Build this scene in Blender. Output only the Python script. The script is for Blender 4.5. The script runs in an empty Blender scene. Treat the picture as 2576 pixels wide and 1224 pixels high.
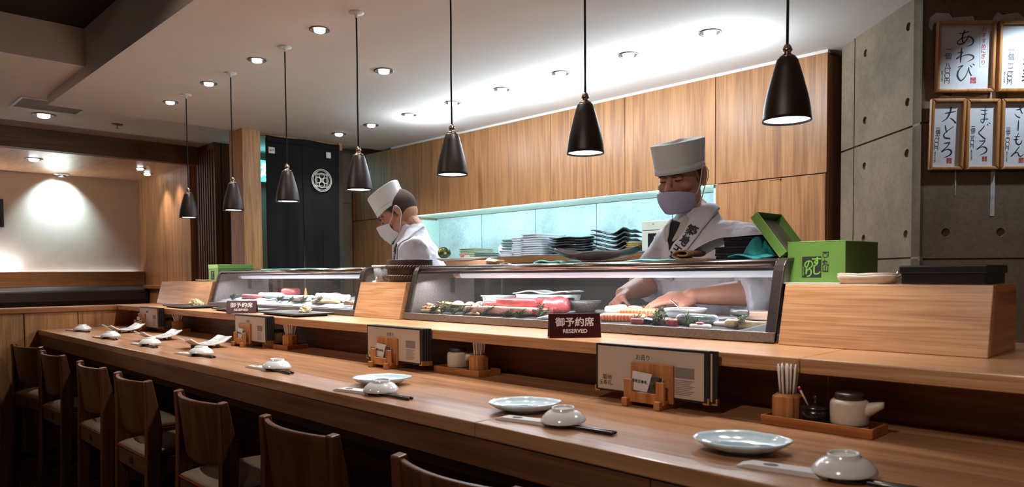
import bpy, bmesh, math, random
from mathutils import Vector, Matrix, Euler
random.seed(7)
SC = bpy.context.scene
COL = SC.collection
R = math.radians

# ------------------------------------------------------------------ camera
YAW, PITCH, ROLL = R(45.64629), R(-2.21623), R(-0.43965)
FWD = Vector((-math.sin(YAW)*math.cos(PITCH), math.cos(YAW)*math.cos(PITCH), math.sin(PITCH)))
RGT = Vector((math.cos(YAW), math.sin(YAW), 0))
UPV = RGT.cross(FWD)
RG2 = RGT*math.cos(ROLL) + UPV*math.sin(ROLL)
UP2 = -RGT*math.sin(ROLL) + UPV*math.cos(ROLL)
cam_d = bpy.data.cameras.new('camera')
cam_d.sensor_fit = 'HORIZONTAL'; cam_d.sensor_width = 36.0
cam_d.lens = 36.0*1821.192/2576.0
cam_d.shift_y = (760.537-612.0)/2576.0
cam_d.clip_start = 0.05; cam_d.clip_end = 60
cam_d.dof.use_dof = True; cam_d.dof.focus_distance = 2.75; cam_d.dof.aperture_fstop = 5.6
cam = bpy.data.objects.new('camera', cam_d); COL.objects.link(cam)
cam.matrix_world = Matrix(((RG2.x, UP2.x, -FWD.x, 0), (RG2.y, UP2.y, -FWD.y, 0), (RG2.z, UP2.z, -FWD.z, 1.31), (0, 0, 0, 1)))
SC.camera = cam

# ------------------------------------------------------------------ world, exposure
W = bpy.data.worlds.new('world'); SC.world = W; W.use_nodes = True
W.node_tree.nodes['Background'].inputs[0].default_value = (1.0, 0.80, 0.66, 1)
W.node_tree.nodes['Background'].inputs[1].default_value = 0.035
SC.view_settings.view_transform = 'Standard'
SC.view_settings.look = 'None'
SC.view_settings.exposure = 1.15
SC.view_settings.gamma = 1.0
SC.view_settings.use_curve_mapping = False

WARM = (1.0, 0.85, 0.72)
NEUT = (1.0, 0.94, 0.88)
COOL = (0.80, 0.92, 1.0)
CYAN = (0.55, 0.92, 1.0)

def spot(name, loc, target, power, col, angle=100, blend=0.8, size=0.03, parent=None):
    d = bpy.data.lights.new(name, 'SPOT'); d.energy = power; d.color = col
    d.spot_size = R(angle); d.spot_blend = blend; d.shadow_soft_size = size
    o = bpy.data.objects.new(name, d); COL.objects.link(o); o.location = loc
    o.rotation_euler = (Vector(target)-Vector(loc)).to_track_quat('-Z', 'Y').to_euler()
    if parent: o.parent = parent
    return o
def point(name, loc, power, col, size=0.03, parent=None):
    d = bpy.data.lights.new(name, 'POINT'); d.energy = power; d.color = col; d.shadow_soft_size = size
    o = bpy.data.objects.new(name, d); COL.objects.link(o); o.location = loc
    if parent: o.parent = parent
    return o
def area(name, loc, target, power, col, sx, sy, parent=None):
    d = bpy.data.lights.new(name, 'AREA'); d.energy = power; d.color = col
    d.shape = 'RECTANGLE'; d.size = sx; d.size_y = sy
    o = bpy.data.objects.new(name, d); COL.objects.link(o); o.location = loc
    o.rotation_euler = (Vector(target)-Vector(loc)).to_track_quat('-Z', 'Y').to_euler()
    if parent: o.parent = parent
    return o

# ------------------------------------------------------------------ materials
def lin(c):
    return tuple((x/255/12.92) if x <= 10 else ((x/255+0.055)/1.055)**2.4 for x in c) + (1.0,)
def base_mat(name):
    m = bpy.data.materials.new(name); m.use_nodes = True
    nt = m.node_tree; b = nt.nodes['Principled BSDF']
    return m, nt, b
def inp(b, names, v):
    for n in names:
        if n in b.inputs: b.inputs[n].default_value = v; return
def coords(nt, scale=(1, 1, 1), rand=True):
    tc = nt.nodes.new('ShaderNodeTexCoord'); mp = nt.nodes.new('ShaderNodeMapping')
    mp.inputs['Scale'].default_value = scale
    nt.links.new(tc.outputs['Object'], mp.inputs['Vector'])
    if rand:
        oi = nt.nodes.new('ShaderNodeObjectInfo'); ma = nt.nodes.new('ShaderNodeMath'); ma.operation = 'MULTIPLY'
        ma.inputs[1].default_value = 37.0
        nt.links.new(oi.outputs['Random'], ma.inputs[0])
        cb = nt.nodes.new('ShaderNodeCombineXYZ')
        for i in range(3): nt.links.new(ma.outputs[0], cb.inputs[i])
        nt.links.new(cb.outputs[0], mp.inputs['Location'])
    return mp.outputs['Vector']
def noise(nt, vec, scale, detail=3, rough=.5, dist=0):
    n = nt.nodes.new('ShaderNodeTexNoise'); nt.links.new(vec, n.inputs['Vector'])
    n.inputs['Scale'].default_value = scale; n.inputs['Detail'].default_value = detail
    n.inputs['Roughness'].default_value = rough; n.inputs['Distortion'].default_value = dist
    return n.outputs[0]
def ramp(nt, fac, stops):
    r = nt.nodes.new('ShaderNodeValToRGB'); nt.links.new(fac, r.inputs[0])
    e = r.color_ramp.elements
    while len(e) < len(stops): e.new(0.5)
    for k, (p, c) in enumerate(stops): e[k].position = p; e[k].color = c
    return r.outputs[0]
def bump(nt, b, h, strength, dist=0.002):
    bp = nt.nodes.new('ShaderNodeBump'); bp.inputs['Strength'].default_value = strength; bp.inputs['Distance'].default_value = dist
    nt.links.new(h, bp.inputs['Height']); nt.links.new(bp.outputs[0], b.inputs['Normal'])
def mix(nt, fac, a, b, mode='MIX'):
    n = nt.nodes.new('ShaderNodeMix'); n.data_type = 'RGBA'; n.blend_type = mode
    if isinstance(fac, float): n.inputs[0].default_value = fac
    else: nt.links.new(fac, n.inputs[0])
    for i, x in ((6, a), (7, b)):
        if isinstance(x, tuple): n.inputs[i].default_value = x
        else: nt.links.new(x, n.inputs[i])
    return n.outputs[2]

def wood(name, light, dark, axis='x', rough=.42, scale=1.0, figure=.5, coat=0.0, spec=.4):
    """grain that runs along one object axis: fine pores, growth bands and a slow drift of tone"""
    m, nt, b = base_mat(name)
    s = {'x': (1.2, 22, 22), 'y': (22, 1.2, 22), 'z': (22, 22, 1.2)}[axis]
    v = coords(nt, tuple(k*scale for k in s))
    bands = noise(nt, v, 1.0, 4, .55, 1.6)
    s2 = {'x': (3, 170, 170), 'y': (170, 3, 170), 'z': (170, 170, 3)}[axis]
    v2 = coords(nt, tuple(k*scale for k in s2))
    fine = noise(nt, v2, 1.0, 2, .6)
    L, D = lin(light), lin(dark)
    M = tuple((L[i]*.55+D[i]*.45) for i in range(3)) + (1,)
    c1 = ramp(nt, bands, [(.30, D), (.47, M), (.60, L), (.75, tuple(min(1, k*1.08) for k in L[:3])+(1,))])
    c2 = ramp(nt, fine, [(.32, (.62, .58, .54, 1)), (.55, (1, 1, 1, 1))])
    c = mix(nt, figure, c1, mix(nt, 1.0, c1, c2, 'MULTIPLY'))
    nt.links.new(c, b.inputs['Base Color'])
    b.inputs['Roughness'].default_value = rough
    inp(b, ['Specular IOR Level'], spec)
    if coat: inp(b, ['Coat Weight'], coat); inp(b, ['Coat Roughness'], .16)
    bump(nt, b, fine, .12, .001)
    return m
def plain(name, rgb, rough=.5, metal=0.0, var=0.06, vscale=9, bmp=0.0, bscale=120, coat=0, sub=0, spec=.5, emit=0, emitc=None):
    m, nt, b = base_mat(name)
    c = lin(rgb); v = coords(nt, (1, 1, 1))
    n = noise(nt, v, vscale, 4, .6)
    lo = tuple(k*(1-var*2) for k in c[:3])+(1,); hi = tuple(min(1, k*(1+var)) for k in c[:3])+(1,)
    nt.links.new(ramp(nt, n, [(.3, lo), (.7, hi)]), b.inputs['Base Color'])
    b.inputs['Roughness'].default_value = rough; b.inputs['Metallic'].default_value = metal
    inp(b, ['Specular IOR Level'], spec)
    if coat: inp(b, ['Coat Weight'], coat); inp(b, ['Coat Roughness'], .08)
    if sub:
        inp(b, ['Subsurface Weight'], sub); inp(b, ['Subsurface Radius'], (.012, .005, .003)); inp(b, ['Subsurface Scale'], .6)
    if bmp: bump(nt, b, noise(nt, v, bscale, 3, .6), bmp, .002)
    if emit:
        inp(b, ['Emission Color'], lin(emitc or rgb)); inp(b, ['Emission Strength'], emit)
    return m
def glow(name, col, strength):
    m, nt, b = base_mat(name)
    nt.nodes.remove(b); e = nt.nodes.new('ShaderNodeEmission')
    e.inputs[0].default_value = tuple(col)+(1,); e.inputs[1].default_value = strength
    nt.links.new(e.outputs[0], nt.nodes['Material Output'].inputs[0])
    return m
def glass(name, tint=(1, 1, 1), refl=1.0, rough=0.0, haze=0.0):
    """thin pane: clear transmission with a fresnel reflection and a little dirt"""
    m, nt, b = base_mat(name); nt.nodes.remove(b)
    out = nt.nodes['Material Output']
    tr = nt.nodes.new('ShaderNodeBsdfTransparent'); tr.inputs[0].default_value = tuple(tint)+(1,)
    gl = nt.nodes.new('ShaderNodeBsdfGlossy'); gl.inputs['Roughness'].default_value = rough
    fr = nt.nodes.new('ShaderNodeFresnel'); fr.inputs[0].default_value = 1.5
    mu = nt.nodes.new('ShaderNodeMath'); mu.operation = 'MULTIPLY'; mu.inputs[1].default_value = refl
    nt.links.new(fr.outputs[0], mu.inputs[0])
    mx = nt.nodes.new('ShaderNodeMixShader'); nt.links.new(mu.outputs[0], mx.inputs[0])
    nt.links.new(tr.outputs[0], mx.inputs[1]); nt.links.new(gl.outputs[0], mx.inputs[2])
    last = mx.outputs[0]
    if haze:
        df = nt.nodes.new('ShaderNodeBsdfDiffuse'); df.inputs[0].default_value = (.8, .85, .9, 1)
        v = coords(nt); n = noise(nt, v, 260, 2, .7); sp = nt.nodes.new('ShaderNodeMapRange')
        nt.links.new(n, sp.inputs[0]); sp.inputs[1].default_value = .66; sp.inputs[2].default_value = .80
        sp.inputs[3].default_value = haze*.35; sp.inputs[4].default_value = haze*3
        m2 = nt.nodes.new('ShaderNodeMixShader'); nt.links.new(sp.outputs[0], m2.inputs[0])
        nt.links.new(last, m2.inputs[1]); nt.links.new(df.outputs[0], m2.inputs[2]); last = m2.outputs[0]
    nt.links.new(last, out.inputs[0])
    return m
def concrete(name, light, dark, scale=1.0):
    m, nt, b = base_mat(name)
    v = coords(nt, (1, 1, 1), rand=False)
    a = noise(nt, v, 2.3*scale, 6, .65, .4); f = noise(nt, v, 60*scale, 4, .7)
    c1 = ramp(nt, a, [(.28, lin(dark)), (.5, tuple((lin(light)[i]+lin(dark)[i])/2 for i in range(3))+(1,)), (.72, lin(light))])
    c2 = ramp(nt, f, [(.3, (.78, .78, .78, 1)), (.6, (1, 1, 1, 1))])
    nt.links.new(mix(nt, 1.0, c1, c2, 'MULTIPLY'), b.inputs['Base Color'])
    b.inputs['Roughness'].default_value = .8
    bump(nt, b, f, .35, .003)
    return m

# ------------------------------------------------------------------ mesh builder
class MB:
    def __init__(s): s.v = []; s.f = []; s.sm = []
    def add(s, vs, fs, smooth=False):
        o = len(s.v); s.v += [tuple(p) for p in vs]
        for f in fs: s.f.append(tuple(i+o for i in f)); s.sm.append(smooth)
        return s
    def bx(s, x0, x1, y0, y1, z0, z1, M=None):
        vs = [Vector((x, y, z)) for z in (z0, z1) for y in (y0, y1) for x in (x0, x1)]
        if M is not None: vs = [M @ p for p in vs]
        return s.add(vs, [(0, 2, 3, 1), (4, 5, 7, 6), (0, 1, 5, 4), (2, 6, 7, 3), (0, 4, 6, 2), (1, 3, 7, 5)])
    def box(s, c, d, M=None):
        return s.bx(c[0]-d[0]/2, c[0]+d[0]/2, c[1]-d[1]/2, c[1]+d[1]/2, c[2]-d[2]/2, c[2]+d[2]/2, M)
    def prism(s, poly, axis, a0, a1, smooth=False):
        """extrude a 2-D outline along an axis: x -> (y,z), y -> (x,z), z -> (x,y)"""
        def p3(p, a):
            return {'x': (a, p[0], p[1]), 'y': (p[0], a, p[1]), 'z': (p[0], p[1], a)}[axis]
        n = len(poly)
        vs = [p3(p, a0) for p in poly] + [p3(p, a1) for p in poly]
        fs = [tuple(range(n)), tuple(range(2*n-1, n-1, -1))]
        fs += [(i, i+n, (i+1) % n+n, (i+1) % n) for i in range(n)]
        return s.add(vs, fs, smooth)
    def lathe(s, prof, n=32, c=(0, 0, 0), sx=1.0, sy=1.0, M=None, smooth=True):
        rings = []; vs = []
        for r, z in prof:
            if r < 1e-6: rings.append([len(vs)]); vs.append(Vector((c[0], c[1], c[2]+z)))
            else:
                rings.append(list(range(len(vs), len(vs)+n)))
                vs += [Vector((c[0]+r*sx*math.cos(2*math.pi*k/n), c[1]+r*sy*math.sin(2*math.pi*k/n), c[2]+z)) for k in range(n)]
        if M is not None: vs = [M @ p for p in vs]
        fs = []
        for a, b in zip(rings, rings[1:]):
            if len(a) == 1 and len(b) == 1: continue
            for k in range(n):
                k2 = (k+1) % n
                if len(a) == 1: fs.append((a[0], b[k], b[k2]))
                elif len(b) == 1: fs.append((a[k], b[0], a[k2]))
                else: fs.append((a[k], b[k], b[k2], a[k2]))
        return s.add(vs, fs, smooth)
    def loft(s, rings, cap=True, smooth=True, close=True):
        n = len(rings[0]); vs = [p for r in rings for p in r]; fs = []
        for j in range(len(rings)-1):
            for k in range(n if close else n-1):
                k2 = (k+1) % n
                fs.append((j*n+k, (j+1)*n+k, (j+1)*n+k2, j*n+k2))
        if cap and close:
            fs.append(tuple(range(n))); fs.append(tuple(range(len(vs)-1, len(vs)-n-1, -1)))
        return s.add(vs, fs, smooth)
    def tube(s, pts, rad, n=10, cap=True, flat=None, ends=False):
        """a tube along a polyline; rad a number or a list; flat squeezes the section's second axis; ends rounds its tips"""
        pts = [Vector(p) for p in pts]; m = len(pts)
        rad = list(rad) if isinstance(rad, (list, tuple)) else [rad]*m
        flat = [1.0]*m if flat is None else (list(flat) if isinstance(flat, (list, tuple)) else [flat]*m)
        if ends:
            def capend(p, q, r, f):
                d = (p-q).normalized()
                return [(p+d*r*.5, r*.82, f), (p+d*r*.85, r*.5, f), (p+d*r*.99, r*.12, f)]
            a = capend(pts[0], pts[1], rad[0], flat[0])[::-1]; b = capend(pts[-1], pts[-2], rad[-1], flat[-1])
            pts = [k[0] for k in a]+pts+[k[0] for k in b]; rad = [k[1] for k in a]+rad+[k[1] for k in b]; flat = [k[2] for k in a]+flat+[k[2] for k in b]
            m = len(pts)
        rings = []; up = None
        for i, p in enumerate(pts):
            t = (pts[min(i+1, m-1)]-pts[max(i-1, 0)]).normalized()
            if up is None:
                up = Vector((0, 0, 1)) if abs(t.z) < .9 else Vector((0, 1, 0))
            a = t.cross(up)
            if a.length < 1e-5: a = t.cross(Vector((1, 0, 0)))
            a.normalize(); u = a.cross(t).normalized(); up = u
            rings.append([p+a*rad[i]*math.cos(2*math.pi*k/n)+u*rad[i]*flat[i]*math.sin(2*math.pi*k/n) for k in range(n)])
        return s.loft(rings, cap)
    def ell(s, c, r, M=None, nu=20, nv=12):
        prof = [(math.sin(math.pi*k/nv), -math.cos(math.pi*k/nv)) for k in range(nv+1)]
        m = Matrix.Translation(c) @ (M.to_4x4() if M is not None else Matrix()) @ Matrix.Diagonal((r[0], r[1], r[2], 1))
        prof[0] = (0, -1); prof[-1] = (0, 1)
        return s.lathe(prof, nu, M=m)
    def sheet(s, nx, ny, fn, smooth=True):
        vs = [fn(i/nx, j/ny) for j in range(ny+1) for i in range(nx+1)]
        fs = [(j*(nx+1)+i, j*(nx+1)+i+1, (j+1)*(nx+1)+i+1, (j+1)*(nx+1)+i) for j in range(ny) for i in range(nx)]
        return s.add(vs, fs, smooth)

def mk(name, mb, mat, parent=None, bevel=0, seg=2, solid=0, sub=0, remesh=0, smooth=None, soff=0, loc=None, rot=None, lap=0, disp=None):
    me = bpy.data.meshes.new(name)
    me.from_pydata([tuple(p) for p in mb.v], [], mb.f); me.update()
    sm = mb.sm if smooth is None else [smooth]*len(mb.f)
    me.polygons.foreach_set('use_smooth', sm)
    bm = bmesh.new(); bm.from_mesh(me)
    bmesh.ops.recalc_face_normals(bm, faces=bm.faces); bm.to_mesh(me); bm.free()
    o = bpy.data.objects.new(name, me); COL.objects.link(o)
    me.materials.append(mat)
    if parent is not None: o.parent = parent
    if loc is not None: o.location = loc
    if rot is not None: o.rotation_euler = rot
    if remesh:
        k = o.modifiers.new('remesh', 'REMESH'); k.mode = 'VOXEL'; k.voxel_size = remesh; k.use_smooth_shade = True
    if solid:
        k = o.modifiers.new('solid', 'SOLIDIFY'); k.thickness = solid; k.offset = soff
    if bevel:
        k = o.modifiers.new('bevel', 'BEVEL'); k.width = bevel; k.segments = seg; k.limit_method = 'ANGLE'; k.angle_limit = R(40)
    if sub:
        k = o.modifiers.new('sub', 'SUBSURF'); k.levels = sub; k.render_levels = sub
    if lap:
        k = o.modifiers.new('smooth', 'SMOOTH'); k.factor = .5; k.iterations = lap
    if disp:
        tx = bpy.data.textures.new(name+'_folds', 'CLOUDS'); tx.noise_scale = disp[1]; tx.noise_depth = 2
        k = o.modifiers.new('folds', 'DISPLACE'); k.texture = tx; k.strength = disp[0]; k.mid_level = .5; k.texture_coords = 'LOCAL'
    return o
def tag(o, label=None, cat=None, group=None, kind=None):
    if label: o['label'] = label
    if cat: o['category'] = cat
    if group: o['group'] = group
    if kind: o['kind'] = kind
    return o
def thing(name, label, cat, loc=(0, 0, 0), rz=0, group=None, rot=None):
    o = bpy.data.objects.new(name, None); COL.objects.link(o); o.empty_display_size = .05
    o.location = loc; o.rotation_euler = rot if rot is not None else (0, 0, rz)
    return tag(o, label, cat, group)
def one(name, mb, mat, label, cat, group=None, loc=(0, 0, 0), rz=0, rot=None, **k):
    o = mk(name, mb, mat, **k); o.location = loc; o.rotation_euler = rot if rot is not None else (0, 0, rz)
    return tag(o, label, cat, group)
def struct(name, mb, mat, **k):
    return tag(mk(name, mb, mat, **k), kind='structure')
def dup(root, loc=None, rz=None, label=None, group=None, rot=None):
    def cp(o, par):
        c = o.copy(); COL.objects.link(c)
        if par is not None: c.parent = par
        for ch in list(o.children): cp(ch, c)
        return c
    c = cp(root, None)
    if loc is not None: c.location = loc
    if rz is not None: c.rotation_euler = (0, 0, rz)
    if rot is not None: c.rotation_euler = rot
    if label: c['label'] = label
    if group: c['group'] = group
    return c

# ------------------------------------------------------------------ lettering
def text_mb(s, size, vertical=False, ext=.0002, align='CENTER', sx=1.0, lead=1.0, bold=0.0):
    """a line (or a column) of type as mesh data in the XY plane, facing +Z"""
    cu = bpy.data.curves.new('type', 'FONT')
    cu.body = '\n'.join(s) if vertical else s
    cu.size = size; cu.align_x = align; cu.align_y = 'CENTER'; cu.extrude = ext; cu.resolution_u = 3
    cu.space_line = lead
    ob = bpy.data.objects.new('type', cu); COL.objects.link(ob)
    dg = bpy.context.evaluated_depsgraph_get()
    me = bpy.data.meshes.new_from_object(ob.evaluated_get(dg))
    mb = MB(); mb.add([(p.co.x*sx, p.co.y, p.co.z) for p in me.vertices], [tuple(p.vertices) for p in me.polygons])
    bpy.data.objects.remove(ob); bpy.data.curves.remove(cu); bpy.data.meshes.remove(me)
    if bold:                                   # a heavier weight: the same type struck again a hair to each side
        v0, f0 = list(mb.v), list(mb.f)
        for k, (a, b) in enumerate(((1, 0), (-1, 0), (0, 1), (0, -1))):
            mb.add([(p[0]+a*bold, p[1]+b*bold, p[2]-.00002*(k+1)) for p in v0], f0)
    return mb
def moved(mb, M):
    mb.v = [tuple(M @ Vector(p)) for p in mb.v]; return mb
def basis(o, ex, ey):
    """matrix whose x, y run along ex, ey in the world and whose origin is o"""
    ex = Vector(ex).normalized(); ey = Vector(ey).normalized(); ez = ex.cross(ey).normalized()
    return Matrix(((ex.x, ey.x, ez.x, o[0]), (ex.y, ey.y, ez.y, o[1]), (ex.z, ey.z, ez.z, o[2]), (0, 0, 0, 1)))
def letters(name, s, size, mat, parent, M, **k):
    return mk(name, moved(text_mb(s, size, **k), M), mat, parent)
def catmull(p, n=6):
    out = []; m = len(p)
    for i in range(m-1):
        a, b, c, d = p[max(i-1, 0)], p[i], p[i+1], p[min(i+2, m-1)]
        for k in range(n):
            t = k/n
            out.append(tuple(.5*((2*b[j])+(-a[j]+c[j])*t+(2*a[j]-5*b[j]+4*c[j]-d[j])*t*t+(-a[j]+3*b[j]-3*c[j]+d[j])*t**3) for j in range(len(b))))
    out.append(tuple(p[-1])); return out
def brush(mb, strokes, f):
    """brush strokes: (x, y, width) points, y down, turned into ribbons; f maps (x, y) to the sheet"""
    for st in strokes:
        p = catmull([tuple(map(float, q)) for q in st], 6); L = []; Q = []
        for i, (x, y, w) in enumerate(p):
            x0, y0 = p[max(i-1, 0)][:2]; x1, y1 = p[min(i+1, len(p)-1)][:2]
            d = math.hypot(x1-x0, y1-y0) or 1; nx, ny = -(y1-y0)/d, (x1-x0)/d
            w = max(w, 3)
            L.append(f(x+nx*w/2, y+ny*w/2)); Q.append(f(x-nx*w/2, y-ny*w/2))
        n = len(p)
        mb.add(L+Q, [(i, i+1, n+i+1, n+i) for i in range(n-1)])
    return mb
ORD = ['first', 'second', 'third', 'fourth', 'fifth', 'sixth', 'seventh', 'eighth', 'ninth', 'tenth', 'eleventh', 'twelfth', 'thirteenth']
# ================================================================== SETTING
M_ceil = plain('ceiling_paint', (226, 214, 204), .9, var=.02, vscale=3, bmp=.08, bscale=200)
M_dark = plain('dark_paint', (30, 24, 20), .9)
M_conc = concrete('board_formed_concrete', (136, 114, 88), (86, 71, 54))
M_concpale = concrete('pale_concrete', (190, 190, 184), (140, 140, 136))
M_wall = plain('cream_wallpaper', (214, 196, 176), .85, var=.03, bmp=.05, bscale=300)
M_oakv = wood('oak_panel_vertical', (190, 138, 88), (146, 98, 58), 'z', .5, .8, .55)
M_oakx = wood('oak_counter', (202, 154, 112), (176, 126, 86), 'x', .34, 1.7, .75, coat=.10)
M_oaktab = wood('oak_table_top', (182, 134, 98), (146, 101, 69), 'x', .30, .8, .55, coat=.25)
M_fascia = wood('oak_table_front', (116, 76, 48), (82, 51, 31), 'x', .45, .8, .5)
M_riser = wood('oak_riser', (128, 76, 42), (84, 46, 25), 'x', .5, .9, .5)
M_cab = wood('cabinet_veneer', (178, 122, 76), (142, 93, 55), 'z', .42, 1.0, .65)
M_cabin = plain('cabinet_carcass', (150, 110, 74), .6)
M_post = wood('post_oak', (204, 148, 90), (158, 104, 58), 'z', .5, 1.6, .8)
M_walnut = wood('walnut_panel', (120, 74, 46), (78, 46, 28), 'z', .5, .7, .5)
M_header = wood('header_oak', (112, 76, 44), (82, 54, 30), 'y', .6, .7, .4)
M_floor = plain('floor_stone', (46, 36, 30), .6, var=.12, vscale=4)
M_cap = wood('cap_oak', (176, 118, 72), (134, 84, 48), 'y', .45, .9, .4)

struct('floor', MB().bx(-9, 3.2, -3.2, 5, -.1, 0), M_floor)
struct('floor_kitchen', MB().bx(-4.9, -.3, 2.06, 3.46, 0, .13), M_floor)
# dropped ceiling over the bar, with its soffit edges
struct('ceiling', MB().bx(-5.17, 3.2, 1.10, 3.95, 2.365, 2.80), M_ceil)
struct('ceiling_booth', MB().bx(-6.44, -5.17, -3.2, 3.6, 2.423, 2.80).bx(-5.17, -4.33, -3.2, 1.10, 2.423, 2.80), M_ceil)
struct('ceiling_dark', MB().bx(-4.33, 3.2, -3.2, 1.10, 2.62, 2.80), M_dark)
struct('ceiling_alcove', MB().bx(-7.95, -6.44, -3.2, 2.6, 2.27, 2.423), M_oakx)
# far booth walls
struct('wall_left', MB().bx(-7.95, -7.79, -3.2, 2.6, 0, 2.27), M_wall)
struct('wall_alcove', MB().bx(-7.79, -6.47, 2.42, 2.60, 0, 2.27), M_oakv)
struct('wall_front', MB().bx(-9, 3.2, -3.2, -3.1, 0, 2.8), M_wall)
struct('wall_side', MB().bx(3.1, 3.2, -3.2, 4.6, 0, 2.8), M_wall)
struct('wall_corridor', MB().bx(-6.44, -6.34, 2.72, 4.4, 0, 2.8).bx(-6.34, -5.6, 4.3, 4.4, 0, 2.8), M_wall)
# header beam over the booth opening
struct('trim_1', MB().bx(-6.44, -6.36, -3.1, 2.462, 2.272, 2.423), M_header, bevel=.004)
# wooden post in front of the corridor
struct('trim_2', MB().bx(-5.27, -5.05, 2.262, 2.400, 0, 2.40), M_post, bevel=.004)
# walnut side panel behind the slats
struct('trim_3', MB().bx(-6.34, -6.03, 2.478, 2.72, 0, 2.423), M_walnut, bevel=.003)
# corridor doorway jamb
struct('trim_4', MB().bx(-5.26, -5.13, 3.085, 3.125, 0, 2.38), plain('dark_jamb', (52, 40, 32), .7))
# low partition at the bar's far end, boarded, with a rounded cap
pw = MB()
for y0, y1 in ((-3.1, -.75), (-.745, -.195), (-.19, .38), (.385, .93), (.935, 1.215), (1.22, 1.70)):
    pw.bx(-5.20, -5.122, y0, y1, 0, 1.10)
struct('wall_partition', pw, M_oakv, bevel=.002)
struct('trim_5', MB().bx(-5.215, -5.112, -3.1, 1.70, 1.10, 1.134), M_cap, bevel=.006)
# cap on the booth's side wall
struct('trim_6', MB().bx(-7.70, -6.52, 2.37, 2.42, 1.20, 1.235), M_cap, bevel=.005)

# ------------------------------------------------------------------ concrete with form holes and joints
def hole_panel(mb, s0, s1, z0, z1, holes, rad=.0165, dep=.028, n=32):
    """front face (local x along the wall, y = 0 outwards is -y) of a panel, pierced by conical form-tie holes"""
    ss = sorted({s0, s1} | {h[0]-.03 for h in holes} | {h[0]+.03 for h in holes})
    zs = sorted({z0, z1} | {h[1]-.03 for h in holes} | {h[1]+.03 for h in holes})
    for a, b in zip(ss, ss[1:]):
        for c, d in zip(zs, zs[1:]):
            hit = [h for h in holes if abs(h[0]-(a+b)/2) < .005 and abs(h[1]-(c+d)/2) < .005]
            if not hit:
                mb.add([(a, 0, c), (b, 0, c), (b, 0, d), (a, 0, d)], [(0, 1, 2, 3)]); continue
            hx, hz = hit[0]; sq = []; ci = []; inn = []
            for k in range(n):
                t = 2*math.pi*k/n; x, z = math.cos(t), math.sin(t); q = .03/max(abs(x), abs(z))
                sq.append((hx+x*q, 0, hz+z*q)); ci.append((hx+x*rad, 0, hz+z*rad)); inn.append((hx+x*rad*.8, dep, hz+z*rad*.8))
            fs = []
            for k in range(n):
                k2 = (k+1) % n
                fs += [(k, k2, n+k2, n+k), (n+k, n+k2, 2*n+k2, 2*n+k)]
            fs.append(tuple(range(2*n, 3*n)))
            mb.add(sq+ci+inn, fs)
CN = Vector((-.896, 3.067, 0)); DA = Vector((.7219, -.6920, 0)); DB = Vector((.6920, .7219, 0))
def wall_face(o, d, s0, s1, holes, joints_z, joints_s, name, mat=None):
    """a slab with slightly raised, separately cast panels on its face"""
    M = Matrix(((d.x, -d.y, 0, o.x), (d.y, d.x, 0, o.y), (0, 0, 1, 0), (0, 0, 0, 1)))
    mb = MB(); g = .005
    zz = [0]+joints_z+[2.62]; sj = [s0]+joints_s+[s1]
    for a, b in zip(sj, sj[1:]):
        for c, dd in zip(zz, zz[1:]):
            x0, x1 = a+(g if a != s0 else 0), b-(g*.6 if b != s1 else 0); z0, z1 = c+(g if c else 0), dd-g*.6
            hole_panel(mb, x0, x1, z0, z1, [h for h in holes if x0+.03 < h[0] < x1-.03 and z0+.03 < h[1] < z1-.03])
            mb.add([(x0, 0, z0), (x1, 0, z0), (x1, 0, z1), (x0, 0, z1), (x0, .012, z0), (x1, .012, z0), (x1, .012, z1), (x0, .012, z1)],
                   [(0, 1, 5, 4), (1, 2, 6, 5), (2, 3, 7, 6), (3, 0, 4, 7)])
    mb.bx(s0, s1-(.062 if s1 <= 0 else 0), .010, .06, 0, 2.62)
    return tag(mk(name, moved(mb, M), mat or M_conc), kind='structure')
HZ = [2.27, 1.977, 1.777, 1.458, 1.12, .78]
wall_face(CN, DA, -.66, 0.0, [(s, z) for s in (-.0985, -.437) for z in HZ], [1.362, 1.874], [-.535], 'wall_back')
wall_face(CN, DB, 0.0, 2.6, [(.1+.212*k, z) for k in range(12) for z in HZ], [1.355, 1.874], [.404+.9, ], 'wall_right')
# corridor-side concrete and the wall behind the niche
struct('wall_concrete', MB().bx(-1.46, -1.20, 3.70, 3.76, 0, 2.36).bx(-5.72, -5.60, 3.395, 3.50, 0, 1.944).bx(-5.72, -5.60, 3.395, 3.50, 1.951, 2.60).bx(-5.72, -5.612, 3.40, 4.2, 0, 2.6), M_conc, bevel=.004)
nw = MB(); xs = [-5.0, -4.42, -3.81, -3.22, -2.6, -2.02]
for a, b in zip(xs, xs[1:]): nw.bx(a+.003, b-.003, 3.98, 4.03, 1.2, 1.80)
struct('wall_niche', nw.bx(-5.02, -2.0, 3.99, 4.06, 1.2, 1.80), M_concpale, bevel=.002)
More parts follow.
